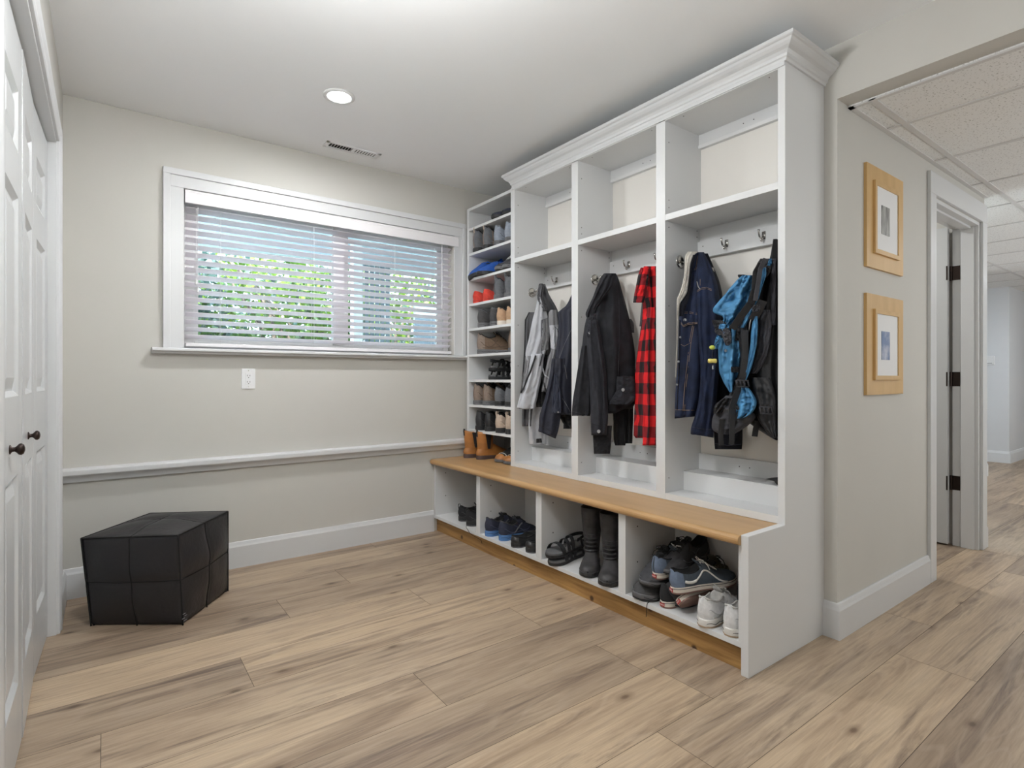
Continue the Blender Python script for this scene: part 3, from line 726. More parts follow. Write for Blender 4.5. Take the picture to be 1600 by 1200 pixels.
STYLES = {
 'runner':  dict(T=[0, .05, .15, .27, .38, .44, .52, .62, .72, .82, .92, 1], Z=[.090, .092, .078, .069, .074, .088, .089, .077, .064, .054, .046, .030], mouth=(.035, .42), heel=.034, toe=.020, spring=.012, flare=.004),
 'skate':   dict(T=[0, .05, .15, .27, .38, .44, .52, .62, .72, .82, .92, 1], Z=[.082, .082, .070, .064, .070, .086, .084, .068, .055, .050, .047, .036], mouth=(.035, .42), heel=.028, toe=.026, spring=.003, flare=.002),
 'hiker':   dict(T=[0, .05, .15, .27, .38, .44, .52, .62, .72, .82, .92, 1], Z=[.104, .104, .090, .082, .088, .100, .098, .085, .071, .060, .054, .036], mouth=(.035, .42), heel=.032, toe=.026, spring=.008, flare=.005),
 'clog':    dict(T=[0, .05, .15, .3, .42, .5, .6, .7, .8, .92, 1], Z=[.070, .070, .060, .052, .056, .066, .067, .060, .053, .045, .030], mouth=(.035, .50), heel=.028, toe=.022, spring=.004, flare=.003),
 'low':     dict(T=[0, .05, .15, .3, .42, .5, .6, .7, .8, .92, 1], Z=[.058, .056, .050, .046, .050, .058, .058, .052, .046, .038, .026], mouth=(.03, .50), heel=.018, toe=.016, spring=.003, flare=.002),
 'boot':    dict(T=[0, .08, .2, .3, .4, .5, .6, .7, .8, .92, 1], Z=[.060, .085, .105, .112, .110, .098, .084, .070, .060, .050, .034], mouth=(.9, .91), heel=.028, toe=.018, spring=.006, flare=.003),
}
OUT = [(1, 0), (1.03, .16), (1.02, .34), (.97, .52), (.88, .70), (.73, .86), (.50, .96), (.26, 1.0), (0, 1.01)]
OPN = [(1, 0), (1.05, .15), (1.05, .32), (.99, .52), (.91, .72), (.85, .88), (.77, .985), (.66, .93), (.60, .42), (.3, .34), (0, .34)]
OUT2 = [(1, 0), (1.03, .14), (1.03, .28), (.99, .44), (.93, .58), (.84, .72), (.70, .86), (.52, .94), (.34, .985), (.16, 1.0), (0, 1.01)]
class ShoeShape:
    def __init__(s, style, L=.285, wide=1.0, hs=1.0):
        s.st = STYLES[style]; s.L = L; s.wide = wide; s.hs = hs
    def w(s, t): return max(.0015, catm(WT, WW, t)) * s.wide * s.L / .285
    def soleb(s, t): return s.st['spring'] * max(0, (t - .68) / .32) ** 2
    def solet(s, t): return s.st['heel'] + (s.st['toe'] - s.st['heel']) * min(1, max(0, (t - .15) / .55)) + s.soleb(t)
    def top(s, t):
        z = catm(s.st['T'], s.st['Z'], t) * s.L / .285
        f = max(0, min(1, (1 - t) / .45)); return z * (1 + (s.hs - 1) * f)
    def yc(s, t): return .004 * math.sin(PI * t)
    def blend(s, t):
        a, b_ = s.st['mouth']
        if a > .5: return 0
        e = .035
        u = min((t - a) / .02 if t > a else 0, (b_ - t) / e + .0 if t < b_ else 0); return max(0, min(1, u))
    def prof(s, t):
        m = s.blend(t); z0 = s.solet(t) - .004; z1 = s.top(t); w_ = s.w(t); pts = []
        for (a, b_) in zip(OUT2, OPN):
            yy = a[0] * (1 - m) + b_[0] * m; zz = a[1] * (1 - m) + b_[1] * m
            pts.append((yy * w_, z0 + (z1 - z0) * zz))
        return pts
    def surf(s, t, k, side=1, off=.001):
        p = s.prof(t); i = min(int(k), len(p) - 2); f = k - i
        y = p[i][0] * (1 - f) + p[i + 1][0] * f; z = p[i][1] * (1 - f) + p[i + 1][1] * f
        dy = p[i + 1][0] - p[i][0]; dz = p[i + 1][1] - p[i][1]; q = math.hypot(dy, dz) or 1
        return Vector((t * s.L, s.yc(t) + side * (y + off * dz / q), z - off * dy / q))
def shoe_parts(root, style, up, sole, lining=None, lace=None, outsole=None, toe=None, heel=None, stripe=None, heel_tag=None, tongue=None, L=.285, wide=1.0, pull=None, laceload=1, foxing=None, treadm=None, hs=1.2, overlay='auto', groove=None):
    S = ShoeShape(style, L, wide, hs); st = S.st; lining = lining or M_('shoe_lining_black')
    if overlay == 'auto':
        c0 = up.node_tree.nodes['Principled BSDF'].inputs['Base Color'].default_value; br = sum(c0[:3]) / 3; f_ = 1.9 if br < .06 else .62
        overlay = mat(up.name + '_overlay', tuple(min(.9, x * f_ + (.012 if br < .06 else 0)) for x in c0[:3]), .7, bump=.1)
    TS = sorted(set([round(x, 4) for x in ([0, .008, .02, .035, .045, .06, .08, .11, .15, .2, .25, .3, .35, .385, .40, .42, .44, .46, .5, .55, .6, .65, .7, .75, .8, .85, .89, .92, .95, .97, .985, 1.0])]))
    rings = []
    for t in TS:
        p = S.prof(t); x = t * L; yc = S.yc(t)
        zt_ = p[-1][1] if S.blend(t) < .5 else S.top(t); ff = max(0, 1 - t / .12)
        bx = lambda z: -.007 * ff * math.sin(PI * min(1, max(0, (z - S.solet(t)) / (zt_ - S.solet(t) + 1e-6)) * 1.25)) * L / .285
        rings.append([Vector((x + bx(z), yc + y, z)) for y, z in p] + [Vector((x + bx(z), yc - y, z)) for y, z in reversed(p[:-1])])
    n = len(rings[0]); V = [q for r in rings for q in r]; FU, FL, FT, FH = [], [], [], []
    for j in range(len(TS) - 1):
        tm = (TS[j] + TS[j + 1]) / 2; bl = min(S.blend(TS[j]), S.blend(TS[j + 1]))
        for i in range(n - 1):
            f = (j * n + i, j * n + i + 1, (j + 1) * n + i + 1, (j + 1) * n + i)
            inner = 6 <= i < n - 7 and max(S.blend(TS[j]), S.blend(TS[j + 1])) > .3
            if inner and lining: FL.append(f)
            elif toe and tm > .80 and (i < 5 or i >= n - 6 or tm > .86): FT.append(f)
            elif heel and tm < .17: FH.append(f)
            else: FU.append(f)
    FU.append(tuple(range(n))); 
    def sub(fs, name, m):
        if not fs: return
        ids = sorted({i for f in fs for i in f}); mp = {a: k for k, a in enumerate(ids)}
        mb = MB(); mb.v = [tuple(V[a]) for a in ids]; mb.f = [tuple(mp[a] for a in f) for f in fs]
        ob = mb.build(name, m, root, smooth=True)
        return ob
    sub(FU, 'upper', up); sub(FL, 'lining', lining); sub(FT, 'toe_cap', toe); sub(FH, 'heel_counter', heel)
    # sole
    def sole_ring(fz, grow):
        r = []
        A = [t for t in TS]
        for t in A: r.append(Vector((t * L + (grow if t > .97 else (-grow if t < .02 else 0)), S.yc(t) + S.w(t) + grow, fz(t))))
        for t in reversed(A): r.append(Vector((t * L + (grow if t > .97 else (-grow if t < .02 else 0)), S.yc(t) - S.w(t) - grow, fz(t))))
        return r
    fl = st['flare']; ot = .007 if outsole else 0
    bot = lambda t: S.soleb(t)
    MB().loft([sole_ring(lambda t: bot(t) + ot, fl * .8), sole_ring(lambda t: bot(t) + ot + .3 * (S.solet(t) - bot(t)), fl), sole_ring(lambda t: S.solet(t) - .003, fl * .9), sole_ring(lambda t: S.solet(t), fl * .4)]).build('midsole', sole, root, smooth=False, bevel=0)
    if outsole: MB().loft([sole_ring(lambda t: bot(t), fl * .4), sole_ring(lambda t: bot(t) + .002, fl), sole_ring(lambda t: bot(t) + ot, fl)]).build('outsole', outsole, root)
    if style in ('runner', 'hiker', 'clog', 'skate'):
        mo = st['mouth']; ts_ = [mo[0] + .012 + (mo[1] - mo[0] - .03) * q / 12 for q in range(13)]
        rim = [S.surf(t, 6, 1, .0) for t in ts_]; rim2 = [S.surf(t, 6, -1, .0) for t in reversed(ts_)]
        hb = [Vector((mo[0] * L * .75, 0, S.top(mo[0]) + .001))]
        MB().tube(rim2 + hb + rim, .0040 if style != 'skate' else .0028, 6).build('padded_collar', tongue or lining, root, smooth=True)
    if style in ('runner', 'hiker') and overlay is not None:
        mb = MB()
        for sd_ in (1, -1):
            for path in ([(.03, 3.2), (.12, 2.2), (.24, 1.6), (.36, 2.4), (.46, 4.2)], [(.10, .9), (.28, 1.2), (.48, 1.6), (.64, 2.6), (.72, 5.0)], [(.52, 1.2), (.66, 1.5), (.80, 2.2), (.90, 3.2), (.95, 5.0)], [(.30, 5.2), (.40, 3.4), (.50, 2.0), (.56, 1.0)]):
                q_ = len(path) - 1
                mb.tube([S.surf(catm(list(range(q_ + 1)), [p[0] for p in path], i / 4), catm(list(range(q_ + 1)), [p[1] for p in path], i / 4), sd_, .0004) for i in range(q_ * 4 + 1)], .0022, 5)
        mb.build('overlay', overlay, root, smooth=True)
    if style in ('runner', 'hiker', 'clog'):
        mb = MB()
        for sd_ in (1, -1):
            mb.tube([Vector((t * L + (-.003 if t < .02 else 0), S.yc(t) + sd_ * (S.w(t) + fl * 1.0), S.soleb(t) + (S.solet(t) - S.soleb(t)) * (.50 + .10 * math.sin(t * 40)))) for t in TS[:-2]], .0013, 4)
        mb.build('sole_groove', groove or M_('shoe_lining_black'), root)
    if foxing:
        for sd_ in (1, -1):
            MB().tube([Vector((t * L + (-.003 if t < .02 else 0), S.yc(t) + sd_ * (S.w(t) + fl * .95), S.solet(t) - .006)) for t in TS[:-2]], .0012, 5).build('foxing_line', foxing, root)
    if heel_tag:
        mb = MB(); xs = -.0045 - fl * .2
        for (ya, yb2) in ((-.011, .011),): mb.add([(xs, ya, .008), (xs, yb2, .008), (xs + .001, yb2, .021), (xs + .001, ya, .021), (xs + .004, ya, .008), (xs + .004, yb2, .008), (xs + .005, yb2, .021), (xs + .005, ya, .021)], [(0, 1, 2, 3), (4, 5, 6, 7), (0, 1, 5, 4), (1, 2, 6, 5), (2, 3, 7, 6), (3, 0, 4, 7)])
        lb = mb.build('heel_label', heel_tag, root)
        cu = bpy.data.curves.new('heel_lettering', 'FONT'); cu.body = 'VANS'; cu.size = .0085; cu.align_x = 'CENTER'; cu.align_y = 'CENTER'; cu.extrude = .0002
        tx = bpy.data.objects.new('heel_lettering', cu); C.objects.link(tx); tx.parent = root; tx.data.materials.append(M_('white_rubber'))
        me_ = bpy.data.meshes.new_from_object(tx); bpy.data.objects.remove(tx); tx = bpy.data.objects.new('heel_lettering', me_); C.objects.link(tx); tx.parent = lb
        tx.location = (xs - .0005, 0, .0145); tx.rotation_euler = (PI / 2, 0, -PI / 2)
    if stripe:
        for sd_ in (1, -1):
            pts = [(.16, 2.6), (.22, 2.3), (.30, 2.3), (.38, 3.2), (.44, 4.6), (.50, 4.8), (.58, 3.9), (.68, 2.0), (.78, .9)] if stripe[1] == 'wave' else [(.28, 1.0), (.36, 2.6), (.46, 4.2), (.52, 5.0)]
            P3 = [S.surf(catm(list(range(len(pts))), [p[0] for p in pts], q / 4), catm(list(range(len(pts))), [p[1] for p in pts], q / 4), sd_, .0005) for q in range((len(pts) - 1) * 4 + 1)]
            rad = [.0042 if stripe[1] != 'wave' else (.0062 if q < 10 else .0036) for q in range(len(P3))]
            MB().tube(P3, rad, 6).build('side_stripe', stripe[0], root, smooth=True)
    if lace:
        mb = MB(); a0, a1 = st['mouth'][1] + .03, .66; kk = 5
        for q in range(kk):
            t = a0 + (a1 - a0) * q / (kk - 1); t2 = min(a1 + .03, t + .035)
            top_ = lambda tt, y: Vector((tt * L, S.yc(tt) + y, S.top(tt) + .0035 - 6.0 * y * y))
            mb.tube([top_(t, -.018), top_((t + t2) / 2, 0), top_(t2, .018)], .0021, 5); mb.tube([top_(t, .018), top_((t + t2) / 2, 0) + Vector((0, 0, .002)), top_(t2, -.018)], .0021, 5)
        if laceload:
            t = a0; c0 = Vector((t * L, 0, S.top(t) + .006)); rd = random.Random(int(L * 1e4) + len(up.name))
            for sd_ in (1, -1):
                mb.tube([c0, c0 + Vector((-.004, sd_ * .012, .012)), c0 + Vector((.006, sd_ * .026, .010)), c0 + Vector((.014, sd_ * .024, 0)), c0 + Vector((.006, sd_ * .010, -.001)), c0], .0020, 5)
                mb.tube([c0, c0 + Vector((.010, sd_ * .016, .006)), c0 + Vector((.020, sd_ * .034, -.010)), c0 + Vector((.024, sd_ * .040, -.028))], .0019, 5)
        mb.build('laces', lace, root, smooth=True)
        mb = MB(); tb = st['mouth'][1]; zt = S.top(tb)
        P = [((tb + .09) * L, zt - .006), ((tb + .03) * L, zt + .0), ((tb - .015) * L, zt + .012), ((tb - .04) * L, zt + .022)]
        mb.loft([[Vector((x, -hw, z - .002)), Vector((x, -hw * .5, z + .003)), Vector((x, hw * .5, z + .003)), Vector((x, hw, z - .002)), Vector((x - .004, hw * .5, z - .001)), Vector((x - .004, -hw * .5, z - .001))] for (x, z), hw in zip(P, (.016, .019, .021, .018))])
        mb.build('tongue', tongue or up, root, smooth=True)
    if pull:
        z = S.top(.02); MB().ribbon([(-.002, 0, z - .022), (-.006, 0, z + .002), (-.003, 0, z + .016), (.006, 0, z + .015), (.009, 0, z - .006)], (0, .006, 0), (.0009, 0, .0005)).build('pull_tab', pull, root)
    return S
SM = {}
def M_(k): return MATS[k]
mat('shoe_lining_black', (.014, .014, .015), .9)
for nm, c, r_ in (('black_rubber', (.018, .018, .019), .55), ('white_rubber', (.72, .70, .66), .5), ('cream_rubber', (.66, .60, .52), .55), ('dirty_rubber', (.36, .26, .17), .7),
                  ('grey_rubber', (.12, .12, .125), .6), ('blue_rubber', (.075, .19, .42), .5), ('gum_brown', (.20, .115, .09), .6), ('red_label', (.42, .035, .03), .5)):
    mat(nm, c, r_)
for nm, c in (('black_canvas', (.018, .018, .020)), ('navy_mesh', (.028, .032, .055)), ('slate_suede', (.135, .175, .25)), ('slate_canvas', (.062, .078, .098)), ('brown_suede', (.16, .105, .068)), ('taupe_suede', (.235, .18, .145)),
              ('grey_mesh', (.13, .135, .145)), ('charcoal_mesh', (.045, .045, .05)), ('bluegrey_mesh', (.26, .29, .34)), ('bright_blue_fabric', (.018, .085, .36)), ('red_fabric', (.62, .055, .035)), ('tan_suede', (.44, .28, .17)),
              ('beige_mesh', (.50, .40, .32)), ('camo_brown', (.05, .04, .024)), ('white_leather', (.74, .74, .745)), ('pale_grey_lace', (.50, .49, .47)), ('white_lace', (.70, .70, .68)), ('black_lace', (.014, .014, .014)), ('dark_grey_nubuck', (.065, .063, .065))):
    mat(nm, c, .85 if 'leather' not in nm else .45, var=.12, scale=60, bump=.25, bscale=260)
mat('black_leather_shoe', (.022, .022, .024), .38, var=.1, scale=40, bump=.15, bscale=120)
mat('tan_leather', (.40, .165, .045), .48, var=.22, scale=14, bump=.15, bscale=90)
mat('worn_black_leather', (.045, .043, .045), .55, var=.35, scale=22, bump=.35, bscale=70)
mat('elastic_black', (.016, .016, .017), .8, bump=.4, bscale=200)
def shoe(name, label, cat, x, y, z, deg, group, tilt=(0, 0), **kw):
    root = thing(name, label, cat, (x, y, z), group=group, org=False)
    root.rotation_euler = (tilt[0], tilt[1], math.radians(deg)); shoe_parts(root, **kw); return root
def dup(root, loc, rot, label, group=None, mirror=False):
    r = root.copy(); C.objects.link(r); r.location = loc; r.rotation_euler = rot; r['label'] = label
    if group: r['group'] = group
    if mirror: r.scale = (1, -1, 1)
    for ch in list(root.children):
        c_ = ch.copy(); C.objects.link(c_); c_.parent = r
        for g_ in ch.children:
            d_ = g_.copy(); C.objects.link(d_); d_.parent = c_
    return r
def pair(name, lab, where, cat, A, B, group, **kw):
    """A, B: (x, y, z, deg[, rx, ry]); where: two endings that tell the two shoes apart"""
    if group == GR: kw.setdefault('hs', 1.35); kw.setdefault('L', .295); kw.setdefault('wide', 1.08)
    a = shoe(name, lab + where[0], cat, A[0], A[1], A[2], A[3], group, tilt=tuple(A[4:6]) if len(A) > 4 else (0, 0), **kw)
    rb = (B[4], B[5]) if len(B) > 4 else (0, 0)
    return a, dup(a, B[:3], (rb[0], rb[1], math.radians(B[3])), lab + where[1], group)
GR = 'shoes in the narrow shoe rack'
NW = (', window side', ', bay side')
IN, OU = 2.115, 2.385     # heel at front (toe to the back) / heel at the back (toe outwards, deg 180)
k = M_
pair('slipper', 'dark navy slipper on the top rack shelf', NW, 'shoe', (2.37, 3.02, SH[0], 180), (2.38, 2.905, SH[0], 178), GR, style='low', hs=1.0, up=k('navy_mesh'), sole=k('black_rubber'))
pair('hiking_shoe', 'brown hiking shoe with grey heel cap on the second rack shelf', NW, 'shoe', (2.10, 3.280, SH[1], -3), (2.105, 3.165, SH[1], -1), GR, style='hiker', up=k('taupe_suede'), sole=k('black_rubber'), heel=k('grey_mesh'), pull=k('beige_mesh'), lace=k('beige_mesh'), L=.30, hs=1.45, wide=1.1)
pair('running_shoe', 'pale blue grey running shoe on the second rack shelf', NW, 'shoe', (2.105, 3.03, SH[1], -1), (2.11, 2.912, SH[1] , 1), GR, style='runner', up=k('bluegrey_mesh'), sole=k('grey_rubber'), lace=k('white_lace'), tongue=k('grey_mesh'), L=.30, hs=1.4, wide=1.1)
pair('soft_shoe', 'bright blue soft shoe on the third rack shelf', (', raised at the window side', ', lying flat beside its twin'), 'shoe', (2.345, 3.23, SH[2] + .050, 165, .25, .22), (2.34, 3.10, SH[2], 160, .0, .0), GR, hs=1.5, wide=1.35, style='clog', up=k('bright_blue_fabric'), sole=k('black_rubber'), stripe=(k('black_canvas'), 'bar'), lining=k('bright_blue_fabric'), L=.29)
pair('trail_shoe', 'grey trail shoe with white laces on the third rack shelf', NW, 'shoe', (2.38, 3.00, SH[2], 182), (2.385, 2.90, SH[2], 178), GR, style='runner', up=k('charcoal_mesh'), sole=k('grey_rubber'), lace=k('white_lace'))
pair('slip_on_shoe', 'bright red slip-on shoe on the fourth rack shelf', NW, 'shoe', (2.10, 3.285, SH[3], -3), (2.105, 3.165, SH[3], 2), GR, style='clog', hs=1.15, up=k('red_fabric'), sole=k('red_fabric'), lining=k('red_fabric'), wide=1.12)
pair('sneaker', 'slate grey sneaker with heel loop on the fourth rack shelf', NW, 'shoe', (2.105, 3.03, SH[3], 0), (2.11, 2.92, SH[3], 0), GR, style='hiker', up=k('charcoal_mesh'), sole=k('grey_rubber'), lace=k('black_lace'), pull=k('grey_mesh'), heel=k('grey_mesh'))
pair('running_shoe', 'charcoal running shoe with grey heel tab on the fifth rack shelf', NW, 'shoe', (2.10, 3.225, SH[4], -8), (2.12, 3.105, SH[4], -4), GR, style='runner', up=k('dark_grey_nubuck'), sole=k('grey_rubber'), lace=k('black_lace'), tongue=k('grey_mesh'))
pair('sneaker', 'tan suede sneaker with cream sole on the fifth rack shelf', NW, 'shoe', (2.095, 2.985, SH[4], -4), (2.105, 2.892, SH[4], 0), GR, style='skate', up=k('tan_suede'), sole=k('cream_rubber'), lace=k('beige_mesh'))
pair('hiking_shoe', 'large worn brown hiking shoe on the sixth rack shelf', NW, 'shoe', (2.10, 3.235, SH[5], -24), (2.15, 2.93, SH[5], -3), GR, style='hiker', up=k('brown_suede'), sole=k('grey_rubber'), lace=k('black_lace'), heel=k('taupe_suede'), wide=1.15, L=.29)
pair('hiking_shoe', 'brown low hiking shoe on the eighth rack shelf', NW, 'shoe', (2.098, 3.275, SH[7], -2), (2.105, 3.165, SH[7], 2), GR, style='hiker', up=k('brown_suede'), sole=k('grey_rubber'), lace=k('black_lace'), heel=k('taupe_suede'), wide=1.1)
pair('running_shoe', 'grey running shoe with dark sole on the eighth rack shelf', NW, 'shoe', (2.10, 3.015, SH[7], 0), (2.105, 2.905, SH[7], 1), GR, style='runner', up=k('grey_mesh'), sole=k('black_rubber'), lace=k('black_lace'), outsole=k('grey_rubber'))
pair('leather_shoe', 'plain black leather shoe on the lowest rack shelf', NW, 'shoe', (2.10, 3.25, SH[8], -2), (2.105, 3.14, SH[8], 3), GR, style='hiker', up=k('black_leather_shoe'), sole=k('black_rubber'), L=.27)
pair('trail_shoe', 'black and beige trail shoe on the lowest rack shelf', NW, 'shoe', (2.10, 3.005, SH[8], 0), (2.105, 2.90, SH[8], 0), GR, style='runner', up=k('beige_mesh'), sole=k('black_rubber'), lace=k('black_lace'), pull=k('beige_mesh'), outsole=k('black_rubber'), heel=k('beige_mesh'))

# strappy sandals
def sandal(name, label, x, y, z, deg, group, m1, L=.27, tilt=(0, 0)):
    root = thing(name, label, 'sandal', (x, y, z), group=group, org=False); root.rotation_euler = (tilt[0], tilt[1], math.radians(deg))
    S = ShoeShape('low', L); TS = [0, .02, .05, .1, .2, .3, .4, .5, .6, .7, .8, .88, .94, .98, 1]
    def ring(z_, g): return [Vector((t * L, S.w(t) + g, z_(t))) for t in TS] + [Vector((t * L, -S.w(t) - g, z_(t))) for t in reversed(TS)]
    MB().loft([ring(lambda t: 0, -.002), ring(lambda t: .004, .002), ring(lambda t: .022 - .006 * t, .003)]).build('outsole', k('black_rubber'), root)
    MB().loft([ring(lambda t: .022 - .006 * t, .001), ring(lambda t: .032 - .008 * t, .001), ring(lambda t: .034 - .008 * t, -.006)]).build('footbed', k('grey_rubber'), root)
    def strap(t0, t1, h, wd=.011):
        pts = []; 
        for q in range(11):
            a = PI * q / 10; t = t0 + (t1 - t0) * q / 10; pts.append(Vector((t * L, math.cos(a) * (S.w(t) + .002), .020 + math.sin(a) * h)))
        wv = [Vector((wd, 0, 0)) for _ in pts]
        th = [Vector((0, math.cos(PI * q / 10), math.sin(PI * q / 10))) * .0016 for q in range(11)]
        rings = [[p - wv[i] - th[i], p + wv[i] - th[i], p + wv[i] + th[i], p - wv[i] + th[i]] for i, p in enumerate(pts)]
        MB().loft(rings).build('strap', m1, root)
    strap(.72, .80, .045, .013); strap(.56, .50, .052); strap(.42, .36, .062)
    pts = [Vector((.33 * L, math.cos(a) * .034, 0)) for a in (0,)]
    heel = []
    for q in range(13):
        a = PI * q / 12; heel.append(Vector((.30 * L - math.sin(a) * .30 * L, math.cos(a) * .033, .060 + .010 * math.sin(a))))
    MB().loft([[p + Vector((0, 0, -.009)), p + Vector((0, 0, .009)), p * 1.0 + Vector((-.002, 0, .009)), p + Vector((-.002, 0, -.009))] for p in heel]).build('heel_strap', m1, root)
    for sd_ in (1, -1): MB().ribbon([(.14 * L, sd_ * .034, .02), (.20 * L, sd_ * .033, .065)], (.006, 0, 0), (0, .0012, 0)).build('ankle_loop', m1, root)
    return root
s1 = sandal('sandal', 'black strappy sandal lying under its twin on the seventh rack shelf', 2.12, 3.125, SH[6], 2, GR, k('black_canvas'))
dup(s1, (2.125, 3.115, SH[6] + .062), (.06, 0, math.radians(8)), 'black strappy sandal lying on top of its twin on the seventh rack shelf')
s1 = sandal('sandal', 'black strappy sandal flat on the cubby floor beside the tall boots', 2.09, 2.175, .112, 189, 'black sandals in the third cubby', k('black_canvas'))
dup(s1, (2.08, 2.17, .112 + .046), (-.06, .02, math.radians(186)), 'black strappy sandal resting on its twin beside the tall boots')

# tall boots and chelsea boots
def boot(name, label, x, y, z, deg, group, leather, sole, H, toe=None, shaftm=None, L=.29, elastic=None, ribs=False, r0=.047, r1=.060, piping=None, tabs=None, seamm=None):
    root = thing(name, label, 'boot', (x, y, z), group=group, org=False); root.rotation_euler = (0, 0, math.radians(deg))
    S = shoe_parts(root, 'boot', leather, sole, L=L, outsole=None, toe=toe, hs=1.0)
    # shaft: rings of ellipses from the ankle up, open at the top
    rings = []; nn = 28; cx0 = .22 * L
    def ringf(q, inset=0, bump_=True):
        zz = .070 + (H - .070) * q
        rx = (.060 + (r1 + .006 - .060) * q) - inset; ry = (.036 + (r1 - .012 - .036) * min(1, q * 1.1)) - inset; cx = cx0 + .004 * (1 - q)
        out = []
        for i in range(nn):
            a = 2 * PI * i / nn; ca, sa = math.cos(a), math.sin(a)
            f = 1 + (.05 * math.exp(-q * 6) if ca > 0 else 0) + (.012 * math.sin(zz * 160 + 3 * sa) * math.exp(-q * 3) if bump_ else 0)
            zt = zz + (.010 * (abs(ca) ** 2) * (1 if q > .97 else 0) * (1 if elastic else .6))
            out.append(Vector((cx + rx * f * ca, ry * f * sa, zt)))
        return out
    Q = [q / 14 for q in range(15)]
    rings = [ringf(q) for q in Q] + [ringf(1, .004, False)] + [ringf(q, .005, False) for q in (.9, .6, .3, .1)]
    MB().loft(rings, False, True).build('shaft', shaftm or leather, root, smooth=True)
    if elastic:
        for sd_ in (1, -1):
            rr_ = []
            for q in (.02, .2, .4, .6, .8, .97):
                zz = .070 + (H - .070) * q; ry = .036 + (r1 - .012 - .036) * min(1, q * 1.1); hw = .010 + .016 * q
                rr_.append([Vector((cx0 + .012 - .012 * q + dx, sd_ * (ry * math.sqrt(max(0, 1 - (dx / .075) ** 2)) + .0015), zz)) for dx in (-hw, -hw / 2, 0, hw / 2, hw)])
            mb = MB()
            for j in range(len(rr_) - 1):
                for i in range(4):
                    q4 = [rr_[j][i], rr_[j][i + 1], rr_[j + 1][i + 1], rr_[j + 1][i]]
                    mb.add(q4 + [p - Vector((0, sd_ * .003, 0)) for p in q4], [(0, 1, 2, 3), (4, 5, 6, 7), (0, 1, 5, 4), (1, 2, 6, 5), (2, 3, 7, 6), (3, 0, 4, 7)])
            mb.build('elastic_gusset', elastic, root)
    if ribs:
        # ribbed instep guard
        for q in range(5):
            t = .40 + .035 * q; zq = .165 - .018 * q
            x_ = cx0 + .060 + .004 * q + .003 * q * q * .4
            MB().tube([Vector((x_ - .014, -.030, zq)), Vector((x_ + .002, -.016, zq)), Vector((x_ + .007, 0, zq)), Vector((x_ + .002, .016, zq)), Vector((x_ - .014, .030, zq))], .0052, 6).build('instep_rib', leather, root, smooth=True)
        MB().tube([S.surf(t, 1.6, 1, .001) for t in (.62, .7, .8, .88, .94, .98)] + [S.surf(t, 1.6, -1, .001) for t in (.98, .94, .88, .8, .7, .62)], .0011, 5).build('welt_stitch', k('grey_mesh'), root)
    if piping:
        MB().tube([p + Vector((0, 0, .001)) for p in ringf(1)] + [ringf(1)[0]], .0016, 5).build('collar_binding', piping, root)
    if tabs:
        for sx in (-1, 1):
            xx = cx0 + sx * (r1 + .004)
            MB().ribbon([(xx, 0, H - .028), (xx + sx * .004, 0, H + .004), (xx + sx * .001, 0, H + .020), (xx - sx * .006, 0, H + .004), (xx - sx * .007, 0, H - .016)], (0, .008, 0), (.0009, 0, .0004)).build('pull_tab', tabs, root)
    return root
GB = 'tan leather ankle boots on the bench'
b1 = boot('ankle_boot', 'tan leather ankle boot with black elastic side, first from the window on the bench', 2.045, 3.325, BZ, -4, GB, k('tan_leather'), mat('brown_stacked_sole', (.085, .055, .05), .6), .185, L=.285, elastic=k('elastic_black'), tabs=k('elastic_black'))
dup(b1, (2.075, 3.205, BZ), (0, 0, math.radians(2)), 'tan leather ankle boot with black elastic side, second from the window on the bench')
GD = 'black topped duck boots at the foot of the shoe rack'
b2 = boot('ankle_boot', 'black and tan ankle boot with pale piping under the rack, beside the tan boots', 2.375, 3.035, BZ, 184, GD, k('elastic_black'), k('grey_rubber'), .150, toe=k('tan_leather'), L=.275, elastic=None, piping=k('white_lace'), tabs=k('white_lace'))
S_ = ShoeShape('boot', .275, 1.0, 1.0)
MB().tube([S_.surf(.80, q / 2, 1, .001) for q in range(0, 19)] + [S_.surf(.80, q / 2, -1, .001) for q in range(18, -1, -1)], .0022, 5).build('toe_piping', k('white_lace'), b2, smooth=True)
b2b = dup(b2, (2.372, 2.915, BZ), (0, 0, math.radians(180)), 'black and tan ankle boot with pale piping under the rack, beside the coat bay')
GT = 'tall black motorcycle boots in the third cubby'
b3 = boot('tall_boot', 'tall black leather motorcycle boot with ribbed instep, left of the pair in its cubby', 2.072, 2.078, .112, 220, GT, k('worn_black_leather'), k('black_rubber'),   .290, L=.285, r1=.068, ribs=True, piping=k('black_leather_shoe'))
dup(b3, (2.062, 1.935, .112), (0, 0, math.radians(219)), 'tall black leather motorcycle boot with ribbed instep, right of the pair against the divider')

